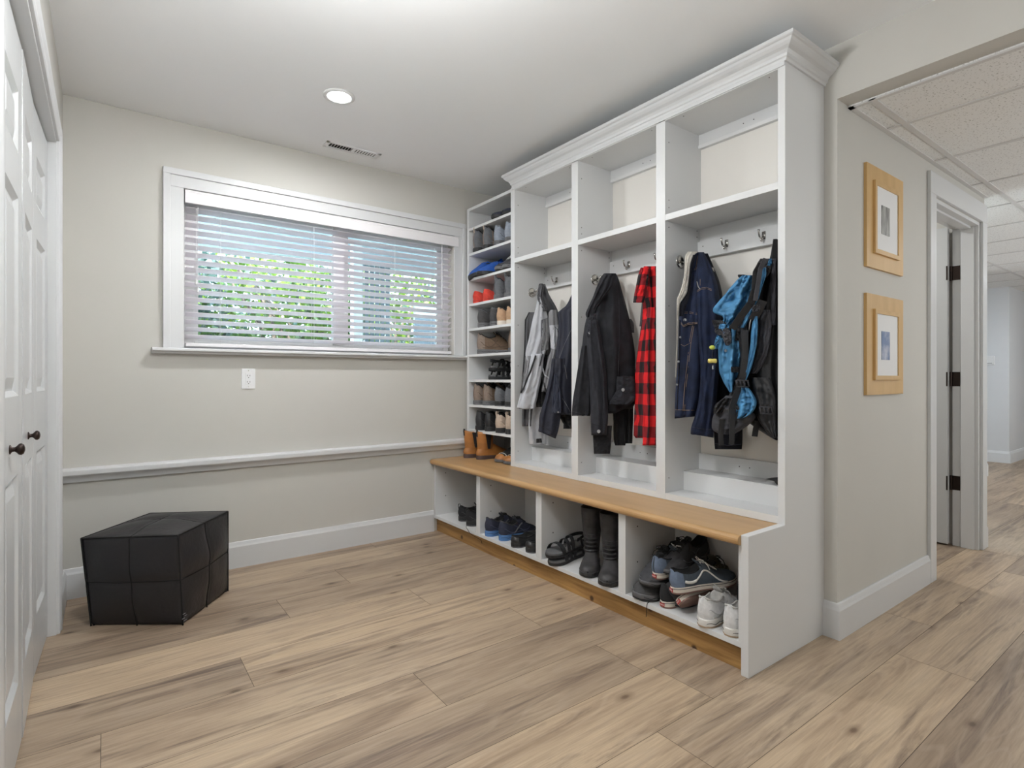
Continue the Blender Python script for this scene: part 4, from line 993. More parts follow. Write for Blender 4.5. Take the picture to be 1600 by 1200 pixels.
# cubby shoes
z = .112
G1 = 'black sneakers in the cubby nearest the window'
pair('running_shoe', 'black running shoe with chunky sole in the cubby nearest the window', (', left', ', right'), 'shoe', (1.905, 3.165, z, -16), (1.885, 3.035, z, -18), G1, hs=1.08, wide=1.12, style='runner', up=k('black_canvas'), sole=k('black_rubber'), outsole=k('grey_rubber'), lace=k('black_lace'), pull=k('black_lace'), stripe=None)
G2 = 'shoes in the second cubby from the window'
pair('running_shoe', 'navy running shoe with bright blue sole in the second cubby', (', left of the pair', ', right of the pair'), 'shoe', (1.855, 2.762, z, 5), (1.872, 2.640, z, 8), G2, style='runner', up=k('navy_mesh'), sole=k('blue_rubber'), lace=k('black_lace'), tongue=k('charcoal_mesh'), stripe=(k('grey_mesh'), 'bar'), wide=1.1)
pair('clog_shoe', 'black slip-on clog in the second cubby', (', left of the pair', ', right one beside the divider'), 'shoe', (1.85, 2.49, z, 5), (1.86, 2.368, z, 3), G2, style='clog', hs=.90, up=k('black_leather_shoe'), sole=k('black_rubber'), wide=1.2, outsole=k('grey_rubber'))
G4 = 'shoes in the cubby at the hall end'
def skate(up, heel, stripe, sole=k('cream_rubber')): return dict(style='skate', up=up, sole=sole, heel=heel, lace=k('white_lace'), stripe=(stripe, 'wave'), heel_tag=k('red_label'), foxing=k('navy_mesh'), outsole=k('gum_brown'))
# left stack
pair('running_shoe', 'dark grey chunky sneaker under the left stack of the last cubby', (', outer', ', inner'), 'shoe', (2.125, 1.582, z, 180), (2.19, 1.475, z, 184), G4, hs=1.3, style='hiker', up=k('dark_grey_nubuck'), sole=k('grey_rubber'), lace=k('black_lace'), outsole=k('black_rubber'), wide=1.15)
pair('running_shoe', 'dark sneaker with loose black laces topping the left stack', (', outer', ', inner'), 'shoe', (2.125, 1.574, z + .098, 186, 0, .12), (2.18, 1.47, z + .135, 176, .05, .05), G4, hs=1.25, style='runner', up=k('charcoal_mesh'), sole=k('grey_rubber'), lace=k('black_lace'), pull=k('black_lace'), outsole=k('black_rubber'), wide=1.1)
# black skate shoes below
a = shoe('skate_shoe', 'black low skate shoe with red heel label standing under the blue grey pair', 'shoe', 1.868, 1.468, z, -3, G4, **skate(k('black_canvas'), None, k('white_rubber')))
dup(a, (1.862, 1.372, z + .046), (-.95, 0, math.radians(-6)), 'black low skate shoe with red heel label tipped on its side beside the white sneakers')
# slate pair on top
a = shoe('skate_shoe', 'blue grey skate shoe with white side wave, left one topping the pile', 'shoe', 1.872, 1.512, z + .105, -4, G4, tilt=(0, -.03), **skate(k('slate_canvas'), k('slate_suede'), k('white_rubber')))
dup(a, (1.848, 1.405, z + .085), (.0, -.10, math.radians(-25)), 'blue grey skate shoe with white side wave, right one topping the pile')
# white sneakers
pair('sneaker', 'white leather sneaker with worn brown heel', (', left of the pair in the last cubby', ', right of the pair by the end panel'), 'shoe', (1.845, 1.262, z, 5), (1.856, 1.160, z, 1), G4, style='hiker', up=k('white_leather'), sole=k('white_rubber'), outsole=k('dirty_rubber'), lace=k('pale_grey_lace'), lining=k('pale_grey_lace'), tongue=k('pale_grey_lace'), wide=1.08, L=.285, hs=1.08)
shoe('hiking_shoe', 'camouflage brown shoe lying behind the blue grey skate shoes', 'shoe', 2.00, 1.36, z + .10, 10, G4, style='hiker', up=k('camo_brown'), sole=k('black_rubber'), L=.2, lace=k('black_lace'))
def pouch():
    o = thing('soft_shoe', 'black pointed soft boot at the back corner behind the white sneakers', 'shoe', (2.08, 1.17, z), group=G4)
    rings = []
    for j, (h_, r_) in enumerate(((0, .07), (.06, .075), (.12, .070), (.17, .052), (.215, .022), (.24, .005))):
        rings.append([(2.08 + r_ * math.cos(2 * PI * i / 20) * (1 + .1 * math.sin(3 * i)), 1.185 + .004 * j + r_ * .8 * math.sin(2 * PI * i / 20), z + h_) for i in range(20)])
    MB().loft(rings).build('upper', k('black_canvas'), o, smooth=True, sub=1)
pouch()
# laces hanging over the toe kick
def lace_line(parent_name, pts, lab):
    o = MB().tube(pts, .0016, 5).build('shoe_lace', k('black_lace'), smooth=True)
    tag(o, lab, 'shoe lace'); return o
def spl(pts, n=6):
    out = []; P = [Vector(p) for p in pts]
    for i in range(len(P) - 1):
        p0, p1, p2, p3 = P[max(i - 1, 0)], P[i], P[i + 1], P[min(i + 2, len(P) - 1)]
        for q in range(n):
            t = q / n; out.append(.5 * ((2 * p1) + (p2 - p0) * t + (2 * p0 - 5 * p1 + 4 * p2 - p3) * t * t + (3 * p1 - p0 - 3 * p2 + p3) * t ** 3))
    out.append(P[-1]); return out
lace_line('', spl([(1.93, 3.06, .135), (1.88, 3.03, .116), (1.852, 2.99, .1155), (1.845, 2.965, .112), (1.846, 2.94, .095), (1.85, 2.90, .118 - .035), (1.862, 2.84, .07), (1.866, 2.83, .05)]), 'thin black lace trailing from the black running shoe over the bench edge')
lace_line('', spl([(1.90, 1.56, .14), (1.87, 1.54, .116), (1.848, 1.532, .1135), (1.842, 1.530, .10), (1.846, 1.534, .075), (1.848, 1.538, .055)]), 'thin black lace hanging over the bench base below the dark stack of sneakers')

# ================================================================== cloth
def cloth_mat(name, col, rough=.9, var=.14, scale=9, weave=500, bump=.35, sheen=0):
    return mat(name, col, rough, var=var, scale=scale, bump=bump, bscale=weave, sheen=sheen)
DEN_K = cloth_mat('black_denim', (.0105, .0110, .0150), .85, .35, 26)
DEN_KL = cloth_mat('faded_black_denim', (.019, .0195, .026), .85, .3, 30)
KNIT = cloth_mat('black_knit', (.010, .010, .012), .95, .1)
DEN_B = cloth_mat('indigo_denim', (.008, .0155, .046), .85, .35, 22)
DEN_BD = cloth_mat('dark_indigo_denim', (.006, .007, .014), .9, .2, 20)
SHERPA = mat('cream_sherpa', (.62, .58, .52), .95, var=.08, scale=90, bump=1.0, bscale=180)
THREAD = mat('tan_thread', (.34, .24, .17), .8)
PALEG = cloth_mat('pale_grey_softshell', (.47, .48, .51), .8, .06, 12)
MIDG = cloth_mat('mid_grey_softshell', (.215, .215, .225), .8, .08, 14)
DARKG = cloth_mat('dark_grey_softshell', (.085, .085, .092), .8, .12, 14)
NAVY = cloth_mat('navy_nylon', (.014, .016, .030), .6, .2, 16)
NAVYL = cloth_mat('navy_panel', (.030, .036, .060), .7, .15, 16)
BLKN = cloth_mat('black_nylon', (.014, .014, .016), .6, .25, 20)
BLUEN = cloth_mat('sky_blue_ripstop', (.065, .235, .44), .6, .22, 16)
CHARN = cloth_mat('charcoal_padding', (.042, .042, .05), .8, .15, 25)
METAL = mat('pewter_button', (.42, .42, .43), .3, .9)
WHITET = mat('white_print', (.6, .6, .6), .7)
def plaid():
    m, n, l, b = node_mat('buffalo_plaid')
    uv = n.new('ShaderNodeUVMap'); sep = n.new('ShaderNodeSeparateXYZ'); l.new(uv.outputs[0], sep.inputs[0])
    def band(o_, size, off):
        a = n.new('ShaderNodeMath'); a.operation = 'MULTIPLY_ADD'; a.inputs[1].default_value = 1 / (2 * size); a.inputs[2].default_value = off; l.new(o_, a.inputs[0])
        f = n.new('ShaderNodeMath'); f.operation = 'FRACT'; l.new(a.outputs[0], f.inputs[0])
        g_ = n.new('ShaderNodeMath'); g_.operation = 'GREATER_THAN'; g_.inputs[1].default_value = .5; l.new(f.outputs[0], g_.inputs[0]); return g_.outputs[0]
    s_ = n.new('ShaderNodeMath'); s_.operation = 'ADD'; l.new(band(sep.outputs[0], .040, .3), s_.inputs[0]); l.new(band(sep.outputs[1], .054, .35), s_.inputs[1])
    h = n.new('ShaderNodeMath'); h.operation = 'MULTIPLY'; h.inputs[1].default_value = .5; l.new(s_.outputs[0], h.inputs[0])
    r = n.new('ShaderNodeValToRGB'); l.new(h.outputs[0], r.inputs[0]); e = r.color_ramp; e.interpolation = 'CONSTANT'; e = e.elements
    e[0].position = 0; e[0].color = (.74, .014, .018, 1); e[1].position = .9; e[1].color = (.018, .014, .016, 1); q = e.new(.4); q.color = (.24, .009, .014, 1)
    l.new(r.outputs[0], b.inputs['Base Color']); b.inputs['Roughness'].default_value = .9; MATS['buffalo_plaid'] = m; return m
PLAID = plaid()

class Cloth:
    """hanging cloth volume: rows (v, uL, uR, D, thickness); lofted rings with folds, real depth"""
    def __init__(s, rows, th=.04, fold=.008, nf=4, seed=0, D=None, k=0, uc=0, wr=.004):
        s.rows = [(r[0], r[1], r[2], (r[3] if len(r) > 3 else D), (r[4] if len(r) > 4 else th)) for r in rows]
        s.fold, s.nf, s.seed, s.k, s.uc, s.wr = fold, nf, seed, k, uc, wr
        rd = random.Random(seed); s.ph = [rd.random() * 6.28 for _ in range(4)]; s.dr = [rd.uniform(-1.5, 1.5) for _ in range(4)]; s.am = [1, .6, .45, .3]
        s.vs = [r[0] for r in s.rows]
    def field(s, i, v): return catm(s.vs, [r[i] for r in s.rows], v)
    def t(s, v): return (v - s.vs[0]) / (s.vs[-1] - s.vs[0])
    def fold_(s, x, v):
        t = s.t(v); f = 0
        for q in range(4): f += s.am[q] * math.sin(x * s.nf * (1 + q * .62) * 1.57 + s.ph[q] + s.dr[q] * t * 1.6)
        f = f * s.fold * 1.35 * (.35 + .65 * min(1, t * 3 + .2))
        rg = 1 - abs(noise.noise(Vector((x * 1.6 + t * 5, x * 2.2 - t * 7 + s.seed, s.seed * .7)))) * 2.6
        f += s.wr * 1.5 * max(0, rg) ** 2 - s.wr * .5
        f += s.wr * 1.5 * noise.noise(Vector((x * 3.2, t * 7 + s.seed, s.seed * 1.7))) + s.wr * 1.2 * noise.noise(Vector((x * 7, t * 15 + s.seed, s.seed * 2.7)))
        return f
    def pt(s, x, sgn, v, shrink=1.0, edge=1.0):
        uL, uR, D, th = s.field(1, v), s.field(2, v), s.field(3, v), s.field(4, v)
        um = (uL + uR) / 2; u = um + x * (uR - uL) / 2 * shrink
        e = max(0, 1 - abs(x) ** 2.4) ** .5
        fo = s.fold_(x, v) * (e * .8 + .2 * (1 if sgn > 0 else .3))
        d = D + s.k * (u - s.uc) - sgn * th * e * shrink - (fo if sgn > 0 else fo * .4) * (1 if shrink > .99 else .7)
        jit = 2.0 * s.fold * 100 * .3 * noise.noise(Vector((sgn * 0 + (1 if x > 0 else -1) * 3, s.t(v) * 6, s.seed))) * abs(x) ** 3
        return at(u + jit, v, d)
    def front(s, u, v, off=.003):
        uL, uR = s.field(1, v), s.field(2, v); x = max(-.97, min(.97, (2 * u - uL - uR) / (uR - uL)))
        p = s.pt(x, 1, v); e = Vector((FW[0], FW[1], 0)); D = p.x * FW[0] + p.y * FW[1] - off
        return at(u, v, D)
    def build(s, name, m, parent, M=46, N=40, open_=True, hem=None, cap_top=True):
        v0, v1 = s.vs[0], s.vs[-1]; rings = []; uvs = []
        th_ = [2 * PI * i / N for i in range(N)]
        xs = [(math.copysign(abs(math.cos(a)) ** .85, math.cos(a)), 1 if math.sin(a) >= 0 else -1) for a in th_]
        for j in range(M + 1):
            v = v0 + (v1 - v0) * j / M
            vv = lambda x: v + (hem(x) if hem and j == M else (hem(x) * (j / M) ** 6 if hem else 0))
            rings.append([s.pt(x, sg, v) + Vector((0, 0, -(hem(x) if hem else 0) * (j / M) ** 8 * s.field(3, v) / FPX)) for x, sg in xs])
        for r in rings:
            acc = 0; row = []
            for i, p in enumerate(r):
                if i: acc += (p - r[i - 1]).length
                row.append((acc, p.z))
            mid = row[N // 4][0]; row = [(a - mid, z_) for a, z_ in row]; uvs.append(row)
        nr = len(rings)
        if open_:
            for q, sh in ((.006, .97), (.03, .93), (.06, .85)):
                vq = v1 - (v1 - v0) * q
                rings.append([s.pt(x, sg, vq, .9 * sh) for x, sg in xs]); uvs.append(uvs[nr - 1])
        mb = MB(); mb.loft(rings, cap_top, True)
        ob = mb.build(name, m, parent, smooth=True); s.ob = ob
        uvl = ob.data.uv_layers.new(name='UVMap'); flat = [c_ for row in uvs for c_ in row]
        for lp in ob.data.loops:
            uvl.data[lp.index].uv = flat[lp.vertex_index]
        return ob
    def line(s, pts, m, name, parent, r=.0011, off=.002, n=6, dash=0):
        out = []
        for i in range(len(pts) - 1):
            for q in range(n):
                f = q / n; out.append(s.front(pts[i][0] * (1 - f) + pts[i + 1][0] * f, pts[i][1] * (1 - f) + pts[i + 1][1] * f, off))
        out.append(s.front(pts[-1][0], pts[-1][1], off)); return MB().tube(out, r, 5).build(name, m, s.ob, smooth=True)
    def patch(s, q, m, name, parent, off=.004, n=8, th=.002):
        """q: four photo corners TL, TR, BR, BL of a patch sewn on the cloth"""
        a, b_, c_, d_ = q; F = []; Bk = []
        for j in range(n + 1):
            for i in range(n + 1):
                x, y = i / n, j / n
                u = a[0] * (1 - x) * (1 - y) + b_[0] * x * (1 - y) + c_[0] * x * y + d_[0] * (1 - x) * y; v = a[1] * (1 - x) * (1 - y) + b_[1] * x * (1 - y) + c_[1] * x * y + d_[1] * (1 - x) * y
                F.append(s.front(u, v, off)); Bk.append(s.front(u, v, off - th))
        mb = MB(); mb.add(F + Bk, []); N2 = (n + 1) ** 2; fs = []
        for j in range(n):
            for i in range(n):
                k_ = j * (n + 1) + i; fs += [(k_, k_ + 1, k_ + n + 2, k_ + n + 1), (k_ + N2, k_ + n + 1 + N2, k_ + n + 2 + N2, k_ + 1 + N2)]
        for i in range(n):
            fs += [(i, i + N2, i + 1 + N2, i + 1), (n * (n + 1) + i, n * (n + 1) + i + 1, n * (n + 1) + i + 1 + N2, n * (n + 1) + i + N2), (i * (n + 1), (i + 1) * (n + 1), (i + 1) * (n + 1) + N2, i * (n + 1) + N2), (i * (n + 1) + n, i * (n + 1) + n + N2, (i + 1) * (n + 1) + n + N2, (i + 1) * (n + 1) + n)]
        mb.f = fs; return mb.build(name, m, s.ob, smooth=False)
    def button(s, u, v, m, parent, r=.008, name='button', off=.004):
        p = s.front(u, v, off); ax = (-FW[0], -FW[1], .1)
        return MB().lathe([(0, 0), (r, 0), (r, .002), (r * .8, .0035), (r * .6, .0022), (0, .003)], p, ax, 16).build(name, m, s.ob, smooth=True)

# ---------------- locker bay nearest the shoe rack: grey jacket, navy jacket
J = thing('softshell_jacket', 'grey and white softshell jacket hanging from the round side hook beside the shoe rack', 'jacket', tuple(at(842, 470, 3.42)))
c = Cloth([(488, 826, 838), (500, 821, 845), (540, 820, 846), (600, 816, 842), (640, 816, 840), (666, 816, 838)], D=3.47, th=.018, seed=1); c.build('lining_panel', DARKG, J)
c.line([(827, 488), (821, 500), (820, 545), (815, 612)], BLKN, 'zip_edge', J, r=.004)
c = Cloth([(444, 842, 852), (460, 840, 858), (487, 846, 872), (520, 852, 876), (570, 850, 872), (610, 848, 862), (632, 848, 860)], D=3.44, th=.022, seed=3, fold=.007); c.build('back_panel', DARKG, J)
c = Cloth([(630, 828, 862), (650, 826, 858), (675, 826, 856), (694, 827, 855)], D=3.46, th=.020, seed=4); c.build('cuff_panel', PALEG, J)
c.patch([(838, 685.5), (846, 685), (847, 691.5), (838, 692)], BLKN, 'label_patch', J)
c = Cloth([(555, 834, 856), (600, 834, 858), (636, 838, 858)], D=3.43, th=.018, seed=5); c.build('inner_sleeve', BLKN, J)  # black sheet stands in for shade in the gap between sleeves
c = Cloth([(464, 841, 846), (480, 837, 852), (500, 832, 857), (530, 826, 858), (552, 821, 852), (566, 822, 848)], D=3.38, th=.030, seed=2, fold=.008); c.build('front_panel', PALEG, J)
c.patch([(846, 500), (856, 496), (857, 546), (846, 548)], MIDG, 'grey_panel', J, off=.003)
c.line([(845, 495), (846, 556)], DARKG, 'seam', J)
cs = Cloth([(553, 830, 850), (580, 824, 848), (610, 815, 842), (630, 809, 838), (638, 807.5, 836.5)], D=3.36, th=.032, seed=6, fold=.005); cs.build('sleeve', PALEG, J, hem=lambda x: 3 * x * 0 + 1.5 * (1 - x * x))
cs2 = Cloth([(556, 821, 835), (580, 818, 830), (600, 815, 824), (613, 813, 818)], D=3.37, th=.018, seed=7); cs2.build('dark_insert', MIDG, J)
cs.line([(837, 556), (829, 580), (819, 604), (814, 614)], BLKN, 'zip', J, r=.0055, off=.004)
cs.line([(848, 553), (843, 572)], BLKN, 'zip', J, r=.004)
c = Cloth([(443, 843, 848), (450, 841, 850), (466, 839.5, 848), (476, 843, 853), (486, 848, 856)], D=3.36, th=.016, seed=8, fold=.003); c.build('collar', DARKG, J)
c = Cloth([(484, 860, 870), (490, 857, 872), (507, 857, 874), (545, 861, 873), (560, 856, 872), (590, 850, 868), (612, 846, 858)], D=3.36, th=.034, seed=9, fold=.004); c.build('sleeve', MIDG, J)
c.patch([(858.5, 508.5), (874, 507), (870.5, 547), (860.5, 544)], PALEG, 'sleeve_band', J, n=6)
c.line([(868, 511), (871, 515), (872, 519)], BLKN, 'logo_mark', J, r=.0018, off=.007)
c.line([(848, 575), (851, 586), (861, 593)], PALEG, 'piping', J, r=.004); c.line([(846, 578), (850, 600), (855, 618)], BLKN, 'zip', J, r=.0045)

J = thing('nylon_jacket', 'dark navy nylon jacket hanging at the right of the bay beside the grey softshell', 'jacket', tuple(at(890, 450, 3.30)))
c = Cloth([(448, 898, 906), (462, 892, 912), (478, 884, 918), (488, 872, 922), (505, 873, 922), (540, 870, 922), (575, 864, 920), (600, 860, 918), (630, 864, 916), (648, 868, 914)], D=3.30, th=.055, seed=11, fold=.012, nf=3); c.build('body', NAVY, J)
for pts in ([(894, 512), (882, 538), (874, 560)], [(880, 560), (884, 580), (886, 592)], [(876, 618), (886, 634), (892, 645)]): c.line(pts, MIDG, 'stitching', J, r=.0012)
c = Cloth([(640, 870, 908), (655, 876, 900), (668, 884, 896)], D=3.33, th=.03, seed=12); c.build('hem_panel', BLKN, J)
c = Cloth([(640, 881, 900), (655, 881, 898), (670, 880, 896)], D=3.36, th=.012, seed=13); c.build('cuff', DARKG, J)
c = Cloth([(560, 862, 884), (590, 858, 884), (620, 852, 880), (650, 843, 876), (668, 842, 872), (676, 841, 868)], D=3.24, th=.032, seed=14, fold=.006); c.build('sleeve', NAVY, J, hem=lambda x: 6 * (x + .6))
c.line([(842, 664), (852, 669), (866, 677)], BLKN, 'cuff_seam', J, r=.0016)
c = Cloth([(585, 866, 873), (610, 864, 876), (640, 862, 877), (646, 863, 876)], D=3.205, th=.008, seed=15, fold=.002); c.build('pocket_flap', NAVYL, J)
c.button(872, 644, METAL, J, .005, 'snap')

# ---------------- middle bay: black denim jacket, plaid shirt
J = thing('denim_jacket', 'faded black denim jacket hanging from the side hook in the middle bay', 'jacket', tuple(at(948, 440, 2.98)))
c = Cloth([(560, 976, 990), (620, 972, 990), (660, 974, 989), (693, 975, 988)], D=3.0, th=.025, seed=21); c.build('cuff', BLKN, J)
c = Cloth([(560, 952, 985), (620, 957, 984), (660, 958, 980), (688, 959, 978), (696, 961, 977)], D=2.97, th=.032, seed=22, fold=.006); c.build('lining_sleeve', KNIT, J)
c = Cloth([(427, 944, 962, 3.05, .02), (434, 938, 966, 3.04, .035), (455, 930, 972, 3.0, .06), (480, 922, 979, 2.96, .075), (510, 913, 986, 2.93, .085), (545, 909, 991, 2.92, .09), (590, 903, 993, 2.92, .085), (620, 898, 993, 2.92, .08), (640, 912, 993, 2.92, .07)], seed=23, fold=.013, nf=5, wr=.008)
body = c; c.build('body', DEN_K, J, hem=lambda x: -14 * max(0, x - .2) + 6 * (1 - x * x))
c.line([(950, 432), (949, 470), (946, 520), (944, 580)], DEN_KL, 'seam', J, r=.002)
c.line([(963, 432), (967, 470), (968, 520), (966, 590)], DEN_KL, 'seam', J, r=.002)
c.line([(929, 556), (934, 566)], METAL, 'stitching', J, r=.0012); c.line([(928, 569), (935, 564)], METAL, 'stitching', J, r=.0012)
c.line([(912, 552), (928, 556)], DEN_KL, 'seam', J, r=.0016)
s1_ = Cloth([(540, 909, 925), (575, 903, 926), (600, 899, 925), (625, 895, 924), (644, 893.5, 923), (650, 893.5, 922)], D=2.855, th=.03, seed=24, fold=.005); s1_.build('sleeve', DEN_K, J)
s1_.line([(894, 643), (908, 646), (922, 645)], DEN_KL, 'cuff_seam', J, r=.002); s1_.line([(895, 649), (921, 650)], METAL, 'stitching', J, r=.0008)
c = Cloth([(665, 925, 956), (690, 927, 955), (709, 928, 953)], D=2.845, th=.024, seed=25, fold=.002); c.build('knit_cuff', KNIT, J)
c = Cloth([(500, 919, 934), (530, 917, 940), (570, 919, 946), (620, 922, 949), (655, 923, 950), (680, 924, 948)], D=2.82, th=.032, seed=26, fold=.006); c.build('sleeve', DEN_KL, J)
c.line([(924, 662), (934, 664), (948, 663)], DEN_K, 'cuff_seam', J, r=.002); c.button(935.5, 674, METAL, J, .0088)
c.line([(940, 560), (941, 620), (941, 676)], DEN_K, 'seam', J, r=.0016)
c = Cloth([(588, 964, 990), (600, 963, 992), (612, 962, 992.5), (625, 954, 992), (632, 952, 984)], D=2.815, th=.02, seed=27, fold=.003); c.build('waistband', DEN_KL, J, open_=False)
c.button(973.5, 609, METAL, J, .0085)
c = Cloth([(430, 945, 960), (445, 934, 958), (465, 926, 944), (480, 919, 934), (490, 915, 931), (496, 916, 922)], D=2.885, th=.018, seed=28, fold=.004); c.build('collar', DEN_K, J, open_=False)
c = Cloth([(490, 922, 932), (505, 919, 931), (518, 916, 928), (526, 917, 926)], D=2.80, th=.008, seed=29, fold=.001); c.build('collar_tab', DEN_KL, J, open_=False); c.button(922, 520, METAL, J, .0085)
c = Cloth([(498, 983, 986), (505, 983, 990), (520, 986, 991)], D=2.99, th=.006, seed=30, fold=.001); c.build('hang_tag', MIDG, J, open_=False)

J = thing('plaid_shirt', 'red and black buffalo plaid flannel shirt hanging at the right of the middle bay', 'shirt', tuple(at(1012, 420, 2.85)))
c = Cloth([(416, 1006, 1032), (425, 1003, 1036), (460, 1004, 1040), (490, 1004, 1042), (520, 1000, 1043), (550, 996, 1043), (580, 992.5, 1043), (620, 992, 1042), (660, 990.5, 1041), (686, 990, 1040)], D=2.83, th=.055, seed=31, fold=.015, nf=5); c.build('body', PLAID, J, M=60, hem=lambda x: 6 * x)
c = Cloth([(418, 1001, 1016), (430, 997, 1014), (445, 994, 1012), (460, 991, 1009), (473, 989, 1006)], D=2.745, th=.022, seed=32, fold=.003); c.build('collar', PLAID, J, hem=lambda x: 0)
c = Cloth([(480, 1012, 1026), (540, 1008, 1026), (600, 1006, 1028), (650, 1006, 1030), (696, 1004, 1030)], D=2.755, th=.03, seed=33, fold=.008, nf=4); c.build('sleeve', PLAID, J, M=60)
c = Cloth([(470, 1003, 1006), (490, 1001, 1006), (510, 999, 1002)], D=2.90, th=.006, seed=34, fold=.001); c.build('lining_tag', MIDG, J, open_=False)

# ---------------- bay at the hall end: denim sherpa jacket, backpack
J = thing('sherpa_jacket', 'indigo denim jacket with cream sherpa lining on the side hook of the last bay', 'jacket', tuple(at(1080, 400, 2.56)))
c = Cloth([(396, 1092, 1106, 2.60, .02), (410, 1092, 1112, 2.58, .03), (440, 1092, 1124, 2.56, .045), (470, 1092, 1130, 2.54, .05), (540, 1092, 1136, 2.53, .05), (600, 1092, 1142, 2.53, .05), (648, 1092, 1146, 2.53, .045)], seed=41); c.build('back_panel', DEN_BD, J)  # dark denim also paints in the shadow on the jacket's back
c = Cloth([(418, 1108, 1115), (440, 1112, 1121), (465, 1114, 1127), (480, 1112, 1126)], D=2.56, th=.02, seed=47, fold=.003); c.build('lining_edge', SHERPA, J)
c = Cloth([(635, 1116, 1158), (660, 1115, 1160), (690, 1116, 1160), (702, 1117, 1159)], D=2.50, th=.035, seed=42, fold=.004); c.build('sleeve', DEN_BD, J)
c.line([(1117, 693), (1138, 696), (1158, 694)], NAVYL, 'cuff_seam', J, r=.0018)
b_ = Cloth([(394, 1076, 1100, 2.58, .02), (404, 1074, 1104, 2.56, .035), (430, 1071, 1106, 2.53, .05), (455, 1066, 1106, 2.51, .06), (480, 1060, 1106, 2.50, .062), (530, 1059, 1108, 2.50, .065), (580, 1057, 1108, 2.50, .065), (630, 1054.5, 1100, 2.50, .06), (652, 1054, 1092, 2.50, .055)], seed=43, fold=.007, nf=3, wr=.006)
b_.build('body', DEN_B, J, hem=lambda x: -2 * x)
sh = Cloth([(393, 1075, 1092, 2.53), (399, 1071, 1084, 2.49), (412, 1070, 1079, 2.46), (430, 1069, 1077, 2.44), (448, 1065, 1075, 2.43), (458, 1062, 1073, 2.42), (466, 1058, 1068, 2.42), (475, 1057.5, 1062.5, 2.42), (500, 1057.5, 1061, 2.42), (560, 1056, 1059, 2.42), (590, 1055, 1057, 2.42)], th=.016, seed=44, fold=.004, wr=.004); sh.build('sherpa_collar', SHERPA, J, open_=False, M=60)
c = Cloth([(398, 1079, 1088, 2.49), (425, 1076, 1081, 2.46), (450, 1073, 1079, 2.44), (465, 1065, 1077, 2.43), (480, 1061, 1072, 2.425), (494, 1061, 1068, 2.425)], th=.010, seed=45, fold=.002); c.build('collar_underside', DEN_BD, J, open_=False)
for pts in ([(1067, 488), (1078, 487.5), (1090, 489.5)], [(1067, 490), (1078, 489.5), (1090, 491.5)]): b_.line(pts, THREAD, 'stitching', J, r=.0009)
b_.patch([(1065, 491), (1090, 492), (1090, 505), (1066, 509)], DEN_B, 'pocket_flap', J, off=.008, n=6, th=.004)
b_.line([(1064, 504), (1068, 508.5), (1075, 505), (1090, 503.5)], THREAD, 'stitching', J, r=.0009, off=.010)
b_.line([(1064, 506), (1068, 510.5), (1075, 507), (1090, 505.5)], THREAD, 'stitching', J, r=.0009, off=.010)
for du in (0, 2.4): b_.line([(1082 + du, 509), (1078 + du, 530), (1074 + du, 565), (1070 + du, 600), (1067 + du, 642)], THREAD, 'stitching', J, r=.0009)
b_.line([(1064, 538), (1069, 541), (1080, 535)], THREAD, 'stitching', J, r=.0007)
for du in (0, 2): b_.line([(1090, 398), (1088 + du, 415), (1085 + du, 422)], THREAD, 'stitching', J, r=.0009)
b_.line([(1055, 640), (1070, 641), (1085, 641)], THREAD, 'stitching', J, r=.0009)
b_.line([(1062, 500), (1061, 560), (1058, 640)], DEN_BD, 'placket_edge', J, r=.003)
for (u, v) in ((1070, 500), (1063, 527), (1060, 565), (1057.5, 601)): b_.button(u, v, METAL, J, .0075 if v == 500 else .005)
s_ = Cloth([(394, 1091, 1099, 2.56, .015), (402, 1090, 1104, 2.53, .03), (425, 1088.5, 1115, 2.48, .045), (450, 1088, 1122, 2.46, .05), (480, 1088, 1126, 2.45, .052), (530, 1090, 1127, 2.45, .052), (580, 1094, 1124, 2.45, .05), (620, 1092, 1120, 2.45, .047), (650, 1086, 1117, 2.45, .045), (670, 1080, 1115.5, 2.45, .042), (681, 1079, 1115, 2.45, .04)], seed=46, fold=.005, nf=3, wr=.007)
s_.build('sleeve', DEN_B, J, hem=lambda x: 3 * x)
for dv in (0, 2): s_.line([(1089, 454 + dv), (1096, 450 + dv), (1104, 449 + dv), (1112, 452 + dv)], THREAD, 'stitching', J, r=.0009)
s_.line([(1089, 440), (1091, 448), (1094, 452)], SHERPA, 'stitching', J, r=.0014); s_.line([(1094, 436), (1094, 446)], THREAD, 'stitching', J, r=.0009)
s_.line([(1082, 667), (1095, 670), (1115, 671)], NAVYL, 'cuff_seam', J, r=.0016)

K = thing('hiking_backpack', 'blue and black hiking backpack hanging from the back hook in the last bay', 'backpack', tuple(at(1190, 400, 2.40)))
kk = -.0022; uc = 1120
def bp(rows, name, m, D=2.40, th=.03, seed=50, fold=.006, nf=4, wr=.004, open_=False, **kw):
    cap = 1222 if D > 2.4 else 1213
    rows = [(r[0], min(r[1], cap - 6), min(r[2], cap)) for r in rows]
    c_ = Cloth(rows, D=D, th=th, seed=seed, fold=fold, nf=nf, wr=wr, k=kk, uc=uc); c_.build(name, m, K, open_=open_, **kw); return c_
